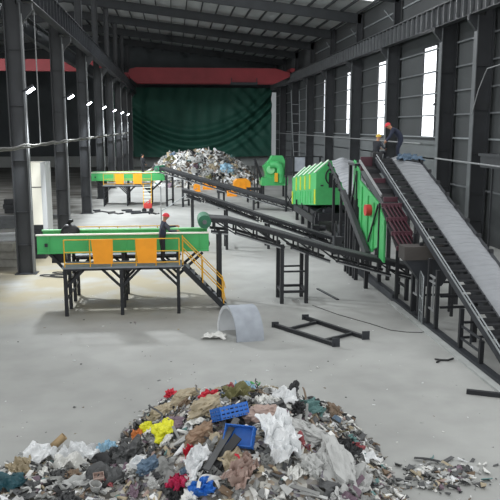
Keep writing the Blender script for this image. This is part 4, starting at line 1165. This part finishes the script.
L('stuffed_bag', 1, 'yellow', 148, 434, (.36, .4, .7), 'small yellow-green bag just left of the larger yellow sack', 'bag', 'the small yellow bag', 80, (25, 0))
L('board_piece', 0, 'dark grey', 222, 452, (1.35, 1.0, 1.2), 'long dark grey board crossing below the blue crates', 'board', 'the long dark board', 62, (0, -12), .16)
L('board_piece', 1, 'black', 219, 466, (1.05, .9, 1.2), 'shorter blackish board lying along the long dark board', 'board', 'the blackish board', 40, (0, -8), .16)
L('rag', 0, 'white', 281, 449, (.75, 1.5, .9), 'big crumpled white carrier bag right of the blue crates', 'bag', 'the white carrier bag', 20, (22, 0), .2, 'carrier_bag')
L('stuffed_bag', 2, 'pale grey', 339, 476, (.66, 2.0, .85), 'largest grey canvas sack lying long down the right slope', 'sack', 'the large canvas sack', 22, (18, 0), .12)
L('stuffed_bag', 3, 'pale grey', 307, 437, (.95, .6, .6), 'pale flat cushion-like sack near the crest right of the white carrier bag', 'sack', 'the pale flat sack', -25, (10, 0), .12)
L('rag', 1, 'pink-beige', 243, 480, (.7, .55, .8), 'pinkish cloth bundle with a red tie low in the middle of the heap', 'cloth', 'the pinkish bundle', 40, (15, 0), .16)
L('ribbon', 0, 'red', 239, 480, (.4, .5, 1), 'thin red tie across the pinkish cloth bundle', 'tie', 'the red tie', 70, (10, 0), .34)
L('foam_lump', 0, 'red', 171, 400, (.42, .36, .6), 'bright red scrap at the top left edge of the heap', 'scrap', 'the red scrap', 20, (20, 0), .12)
L('foam_lump', 1, 'red', 209, 402, (.5, .3, .6), 'red padded piece near the crest left of centre', 'padding', 'the red padded piece', 10, (20, 0), .12)
L('plastic_film', 0, 'magenta', 177, 491, (.38, .4, .8), 'magenta plastic scrap near the bottom edge left of the dark boards', 'scrap', 'the magenta scrap', 40, (15, 0), .14)
L('plastic_film', 1, 'red', 190, 459, (.24, .3, .8), 'small red wrapper between the yellow sack and the long dark board', 'wrapper', 'the red wrapper', 10, (20, 0), .14)
L('foam_lump', 2, 'dark grey', 130, 463, (.85, .8, 1.0), 'dark grey rounded tub lump low on the left slope', 'lump', 'the dark round lump', 0, (10, 0), .14)
L('carton', 0, 'white', 137, 474, (.62, .5, .5), 'small clean white box beside the dark grey round lump', 'box', 'the white box', 68, (30, 0), .18)
L('stuffed_bag', 4, 'dull blue', 150, 473, (.45, .42, .7), 'dull blue bag right of the small white box', 'bag', 'the dull blue bag', 20, (15, 0), .14)
L('plastic_film', 2, 'bright blue', 202, 496, (.5, .4, .9), 'bright blue sheet scrap at the bottom edge of the heap', 'scrap', 'the bright blue scrap', 10, (25, 0), .16)
L('plastic_film', 3, 'white', 40, 461, (.75, .7, 1.0), 'white torn bag at the left end of the heap', 'bag', 'the white torn bag', 30, (20, 0), .16)
L('rag', 2, 'white', 80, 461, (.95, .6, .9), 'white and mauve bag right of the cardboard tube', 'bag', 'the white and mauve bag', -15, (20, 0), .18)
L('plastic_film', 4, 'off-white', 68, 472, (.8, .5, .8), 'off-white flat sheet in front of the white and mauve bag', 'sheet', 'the off-white flat sheet', -10, (18, 0), .16)
L('plastic_film', 5, 'deep teal', 9, 490, (.65, .5, .8), 'deep teal sheet at the bottom left corner of the heap', 'sheet', 'the deep teal sheet', 15, (25, 0), .16)
L('stuffed_bag', 0, 'beige', 163, 418, (.6, .5, .8), 'beige bundle above the larger yellow sack', 'bundle', 'the beige bundle', 0, (10, 0), .14)
L('stuffed_bag', 3, 'brown roll', 199, 444, (.66, .42, .8), 'brown rolled bundle left of the lower blue crate', 'roll', 'the brown roll', 22, (10, 0), .16)
L('plastic_film', 1, 'white', 197, 466, (.62, .5, 1.0), 'torn white sheet just left of the blackish board', 'sheet', 'the torn white sheet', 35, (22, 0), .16)
L('rag', 3, 'light blue', 244, 393, (.42, .32, .32), 'light blue and green-edged wrapper on the very top of the heap', 'wrapper', 'the light blue wrapper', 10, (10, 0), .14)
L('ribbon', 1, 'green', 264, 390, (.42, .5, 1), 'short bright green strip at the top of the heap', 'strip', 'the green strip', 25, (0, -15), .2)
L('foam_lump', 1, 'black', 292, 399, (.28, .32, .8), 'black glove-like lump standing at the top right of the crest', 'lump', 'the black glove-like lump', 60, (10, 0), .2)
L('plastic_film', 0, 'white', 286, 406, (.7, .5, 1.1), 'white sheet on the crest beside the black glove-like lump', 'sheet', 'the white crest sheet', -20, (15, 0), .16)
L('foam_lump', 0, 'black', 298, 416, (.34, .28, .6), 'small black lump above the pale flat sack', 'lump', 'the small black lump', 0, (10, 0), .16)
L('plastic_film', 3, 'teal', 313, 415, (.55, .45, 1.0), 'teal translucent sheet at the right of the crest', 'sheet', 'the teal sheet', 20, (15, 0), .16)
L('tub', 0, 'dull blue', 338, 425, (.55, .55, .35), 'dull blue lid-like tub at the upper right edge of the heap', 'tub', 'the dull blue lid', 0, (160, 0), .2)
L('foam_lump', 2, 'dull red', 356, 454, (.36, .2, .5), 'dull red piece on the right edge of the heap', 'scrap', 'the dull red piece', -15, (10, 0), .12)
L('plastic_film', 2, 'light blue', 107, 453, (.5, .4, .8), 'pale blue film at the left slope beside the dark round lump', 'film', 'the pale blue film', 25, (15, 0), .14)
L('foam_lump', 1, 'orange', 139, 444, (.32, .3, .7), 'small orange-brown lump below the small yellow bag', 'lump', 'the orange lump', 0, (10, 0), .14)
L('carton', 1, 'pink-beige', 99, 487, (.4, .35, .5), 'small beige carton near the bottom left of the heap', 'carton', 'the small beige carton', 10, (35, 0), .18)
L('ribbon', 2, 'off-white', 213, 482, (1.0, 1.0, 1), 'long white looped strip in front of the dark boards', 'strip', 'the looped strip', 55, (10, 0), .22)
L('ribbon', 3, 'off-white', 222, 474, (1.1, .9, 1), 'second long white strip beside the pinkish bundle', 'strip', 'the second white strip', 48, (10, 0), .24)
L('plastic_film', 5, 'dark grey', 106, 483, (.7, .6, 1.1), 'dark grey heavy film above the small beige carton', 'film', 'the dark heavy film', 0, (20, 0), .14)
L('stuffed_bag', 1, 'beige', 183, 405, (.85, .55, .7), 'greyish-brown long sack on the left of the crest', 'sack', 'the long brownish sack', -10, (12, 0), .14)
L('stuffed_bag', 2, 'beige', 205, 414, (.75, .55, .8), 'tan crumpled sack below the red padded piece', 'sack', 'the tan sack', 15, (12, 0), .16)
L('plastic_film', 4, 'olive', 236, 401, (.75, .5, .8), 'olive-beige sheet on the crest behind the upper blue crate', 'sheet', 'the olive sheet', -5, (12, 0), .16)
L('stuffed_bag', 4, 'pink-beige', 263, 423, (.7, .6, .8), 'taupe bowl-like bag right of the upper blue crate', 'bag', 'the taupe bag', 0, (12, 0), .16)
L('plastic_film', 1, 'pale grey', 356, 484, (.55, .9, 1.0), 'long grey sheet on the right side of the large canvas sack', 'sheet', 'the long grey sheet', 25, (12, 0), .14)
# cardboard tube with a dark mouth
x, y = at(58, 451); m = MB(); n = 16
prof = [(.13, -.3), (.13, .3), (.11, .3), (.11, -.28), (.001, -.28)]
vs = [(z, r*math.cos(2*PI*k/n), r*math.sin(2*PI*k/n)) for r, z in prof for k in range(n)]
m.add(vs, [(i*n+k, i*n+(k+1) % n, (i+1)*n+(k+1) % n, (i+1)*n+k) for i in range(4) for k in range(n)]+[tuple(range(n))], 0, True)
o = m.build('cardboard_tube', mat('tube_card', '#9a8463', .8, .12, 5)); seat(o, x, y, .68, R(10), (0, R(-42)), .2)
tag(o, 'short brown cardboard tube with an open dark mouth at the left end of the heap', 'tube'); LAND.append(('the cardboard tube', x, y))

# the rest of the pieces, each its own object
rr = random.Random(21)
KW = [('plastic_film', 7), ('rag', 4.5), ('stuffed_bag', 2.4), ('foam_lump', 1.6), ('board_piece', 3.6), ('carton', 1), ('tub', .7), ('bottle', .9), ('ribbon', 3.4)]
CW = [('pale grey', 8), ('off-white', 5), ('mid grey', 8), ('dark grey', 6), ('beige', 2.6), ('brown', 1.3), ('dull blue', .7), ('dull red', .5), ('teal', .6), ('black', 2.6), ('mauve', .8), ('olive', .6), ('pink-beige', .5), ('white', 2)]
SEEN = set()
def where(x, y):
    L_ = sorted(LAND, key=lambda q: (q[1]-x)**2+(q[2]-y)**2)[:12]
    for k in range(12):
        ref, lx, ly = L_[k]; dx, dy = x-lx, y-ly
        yield ('right of ' if dx > 0 else 'left of ')+ref if abs(dx) > abs(dy) else ('behind ' if dy > 0 else 'in front of ')+ref
GEN = []
for k in range(255):
    for _ in range(200):
        x, y = rr.uniform(-5.2, 4.6), rr.uniform(11.2, 18.6)
        if heap(x, y) > .03 and all((x-a)**2+(y-b)**2 > .16**2 for a, b in GEN): break
    GEN.append((x, y))
    kind = rr.choices([a for a, _ in KW], [b for _, b in KW])[0]; col = rr.choices([a for a, _ in CW], [b for _, b in CW])[0]
    o = proto(kind, rr.randrange(len(KINDS[kind][1])), col)
    s = rr.choice((.28, .36, .42, .5, .6))*(1.0 if kind != 'board_piece' else 1.3)
    if heap(x, y) < .15: s *= .7
    seat(o, x, y, (s*rr.uniform(.8, 1.2), s*rr.uniform(.8, 1.2)*(.6 if kind == 'board_piece' else 1), s*rr.uniform(.8, 1.1)), rr.uniform(0, 6.28), (rr.uniform(-.7, .7), rr.uniform(-.7, .7)), .05)
    sz = 'small ' if s < .38 else 'large ' if s > .55 else ''
    desc = sz+col+' '+KINDS[kind][0]
    lab = None
    for wv in where(x, y):
        c = desc+' on the heap '+wv
        if c not in SEEN: lab = c; break
    if not lab: lab = desc+' on the heap'
    SEEN.add(lab); tag(o, lab, {'plastic_film': 'film', 'rag': 'rag', 'stuffed_bag': 'bag', 'foam_lump': 'lump', 'board_piece': 'board', 'carton': 'carton', 'tub': 'tub', 'bottle': 'bottle', 'ribbon': 'strip'}[kind], 'pieces of the front rubbish heap')

o = proto('plastic_film', 1, 'off-white'); o.location = (1.3, 23.35, .07); o.scale = (.85, .6, .5); o.rotation_euler = (0, 0, -.2)
tag(o, 'torn white paper scrap on the floor left of the arched sheet', 'paper')
o = proto('rag', 2, 'dull blue'); o.location = (10.85, 31.9, 5.78); o.scale = (1.3, .8, .7); o.rotation_euler = (.3, 0, .1)
tag(o, 'crumpled blue-grey rag at the feet of the workers on the conveyor head', 'rag')
# debris patch to the right and crumbs on the floor
lit = MB(); lr = random.Random(9)
for _ in range(420):
    a, q = lr.uniform(0, 6.28), abs(lr.gauss(0, .5)); x, y = 5.6+q*math.cos(a)*1.15-.25, 13.05+q*math.sin(a)*.75
    flake(lit, x, y, .02+lr.uniform(0, .12)*math.exp(-q*q*3), lr.choice((.05, .08, .12, .2)), lr.choices(range(len(LMS)), wts)[0])
tag(lit.build('debris_patch', [RM[k] for k in LMS], fix=False), 'low patch of grey and white debris on the floor right of the heap', 'debris', None, 'stuff')
lit = MB()
for _ in range(330):
    if lr.random() < .6: x, y = lr.gauss(0, 3.4)+.8, lr.gauss(16, 3.2)
    else: x, y = lr.uniform(-6, 8.5), lr.uniform(14, 34)
    if x > 8.5 or y < 12 or heap(x, y) > .02: continue
    flake(lit, x, y, .004, lr.choice((.03, .04, .05, .08)), lr.choices(range(len(LMS)), [4, 5, 2, 3, 1, 2, 3, .3, 6, .2, .3])[0], Vector((0, 0, 1)), .1)
tag(lit.build('floor_crumbs', [RM[k] for k in LMS], fix=False), 'white and dark crumbs scattered over the concrete floor', 'crumbs', None, 'stuff')
for (kind, i, col, x, y, s, rz, nm) in [('board_piece', 2, 'black', 5.35, 13.75, .55, -25, 'thin black strip lying behind the debris patch on the right'), ('board_piece', 3, 'dark grey', 5.75, 13.7, .5, 30, 'thin dark grey strip lying right of the black strip at the debris patch'),
        ('plastic_film', 2, 'white', 5.5, 12.95, .45, 10, 'white crumpled film in the middle of the debris patch'), ('plastic_film', 0, 'off-white', 5.15, 13.3, .4, 60, 'off-white crumpled film at the left of the debris patch'),
        ('rag', 1, 'dark grey', 5.95, 13.2, .4, 0, 'dark grey rag at the right of the debris patch'), ('rag', 0, 'mid grey', 5.55, 13.3, .4, 40, 'mid grey rag behind the white film in the debris patch'),
        ('foam_lump', 0, 'dark grey', -1.15, 15.9, .22, 0, 'small dark grey lump on the bare floor left of the heap')]:
    o = proto(kind, i, col); o.location = (x, y, .05 if kind != 'foam_lump' else .03); o.rotation_euler = (0, 0, R(rz)); o.scale = (s, s, s*.6)
    tag(o, nm, 'scrap')

# rear pile
def rheap(x, y):
    h = 3.75*math.exp(-abs((x-3.8)/6.9)**3.4-abs((y-96)/8.0)**3)-.09*max(0, x-3)
    h *= 1+.2*noise.noise(Vector((x*.35, y*.35, 3)))
    h += (.7*noise.noise(Vector((x*.8, y*.8, 8)))+.35*noise.noise(Vector((x*2, y*2, 2))))*min(1, h*.6)
    return h*1.0-.25
vs = []; fs = []; NX, NY = 90, 60
for j in range(NY+1):
    for i in range(NX+1):
        x = -6.2+23.2*i/NX; y = 83+24*j/NY; vs.append((x, y, max(rheap(x, y), -.05)))
for j in range(NY):
    for i in range(NX):
        q = (j*(NX+1)+i, j*(NX+1)+i+1, (j+1)*(NX+1)+i+1, (j+1)*(NX+1)+i)
        if max(vs[k][2] for k in q) > 0: fs.append(q)
used = sorted({k for f in fs for k in f}); rem = {k: n for n, k in enumerate(used)}
m = MB(); m.add([vs[k] for k in used], [tuple(rem[k] for k in f) for f in fs])
tag(m.build('rubbish_pile', 'rubble_far'), 'base of the tall pale rubbish pile before the green curtain', 'rubbish', None, 'stuff')
lit = MB(); lr = random.Random(15); cnt = 0
FW = [6, 6, 4, 3, 4, 3, 3, .1, 4, .3, .4]
while cnt < 3600:
    x, y = lr.uniform(-5.8, 15), lr.uniform(84, 100); z = rheap(x, y)
    if z < .0: continue
    flake(lit, x, y, z+lr.uniform(0, .2), lr.choice((.3, .42, .6, .85)), lr.choices(range(len(LMS)), FW)[0], Vector((0, -.5, .9)), 1.4); cnt += 1
tag(lit.build('pile_litter', [RM[k] for k in LMS], fix=False), 'loose pale scraps covering the rear rubbish pile', 'litter', None, 'stuff')
for k in range(90):
    for _ in range(100):
        x, y = rr.uniform(-5, 14), rr.uniform(86, 97.5)
        if rheap(x, y) > .3: break
    kind = rr.choices(['plastic_film', 'rag', 'stuffed_bag', 'foam_lump', 'board_piece'], [5, 4, 5, 3, 1])[0]
    col = rr.choices([a for a, _ in CW], [b*1.8 if a in ('white', 'off-white', 'pale grey') else b*.3 if a in ('dull blue', 'dull red', 'teal', 'mauve', 'pink-beige') else b for a, b in CW])[0]
    o = proto(kind, rr.randrange(len(KINDS[kind][1])), col); s = rr.uniform(.7, 1.5)
    o.location = (x, y, rheap(x, y)+.15); o.rotation_euler = (rr.uniform(.2, 1.1), rr.uniform(-.5, .5), rr.uniform(-.8, .8)); o.scale = (s, s, s)
    zone = ['left end', 'left part', 'middle', 'right part', 'right end'][min(4, int((x+6)/4))]; hh = 'top' if rheap(x, y) > 3 else 'middle' if rheap(x, y) > 1.6 else 'foot'
    tag(o, '%s %s at the %s height of the rear pile, %s' % (col, KINDS[kind][0], hh, zone) if hh == 'middle' else '%s %s at the %s of the rear pile, %s' % (col, KINDS[kind][0], hh, zone), 'scrap', 'scraps of the rear pile, %s, %s, %s %s' % (zone, hh, col, KINDS[kind][0]))
o = proto('plastic_film', 3, 'light blue'); o.location = (6.6, 89.5, rheap(6.6, 89.5)+.5); o.rotation_euler = (1.0, .1, .2); o.scale = (1.9, 1.9, 1.4)
tag(o, 'light blue sheet draped on the rear pile right of its middle', 'sheet')
# unseen fill lamps, added to brighten the left bay and the roof
t = thing('added_fill_lamp', (-24, 72, 15), 'added out-of-view fill lamp of the dark left bay behind the columns', 'lamp')
MB().tube([(-24, 72, roof_z(-24)-.03), (-24, 72, 14.6), (-24, 72, 14.5), (-24, 72, 14.2)], [.03, .03, .16, .3], 14).build('shade', 'dark', t)
MB().tube([(-24, 72, 14.19), (-24, 72, 14.15)], .22, 14).build('lens', 'lamp', t)
l = bpy.data.lights.new('left_bay_fill', 'POINT'); l.energy = 5500; l.shadow_soft_size = .3
lo = bpy.data.objects.new('left_bay_fill_light', l); COL.objects.link(lo); lo.location = (-24, 72, 13.8)
for k, (x, y) in enumerate(((-1.0, 47.2), (10.0, 47.2), (-1.0, 59.4), (10.0, 59.4))):  # added under the two nearest rafters, out of view, to lift the roof
    zt = roof_z(x)-1.2
    t = thing('added_fill_lamp', (x, y, zt), 'added out-of-view fill lamp under the %s roof rafter, %s' % ('first' if k < 2 else 'second', 'left one' if k % 2 == 0 else 'right one'), 'lamp', 'added fill lamps')
    MB().tube([(x, y, zt), (x, y, zt-.25), (x, y, zt-.3), (x, y, zt-.55)], [.03, .03, .14, .28], 14).build('shade', 'dark', t)
    MB().tube([(x, y, zt-.56), (x, y, zt-.6)], .2, 14).build('lens', 'lamp', t)
    l = bpy.data.lights.new('roof_fill', 'POINT'); l.energy = 1500; l.shadow_soft_size = .3; l.color = (.96, .98, 1)
    lo = bpy.data.objects.new('roof_fill_light', l); COL.objects.link(lo); lo.location = (x, y, zt-1.0)

# ------------------------------------------------------------------ camera, light, colour
cam = bpy.data.cameras.new('camera'); co = bpy.data.objects.new('camera', cam); COL.objects.link(co)
co.location = (0, 0, 7.2); co.rotation_euler = (R(90-9.966), 0, R(-6.104))
cam.sensor_width = 36; cam.lens = 50.4; cam.clip_end = 400
SC.camera = co
w = bpy.data.worlds.new('overcast'); SC.world = w; w.use_nodes = True
bg = w.node_tree.nodes['Background']; bg.inputs[0].default_value = lin('#f1f3f4'); bg.inputs[1].default_value = 1.4
SC.view_settings.view_transform = 'Standard'; SC.view_settings.look = 'None'; SC.view_settings.gamma = 1; SC.view_settings.exposure = 0
SC.view_settings.use_curve_mapping = False
SC.cycles.use_denoising = True
SC.cycles.max_bounces = 6
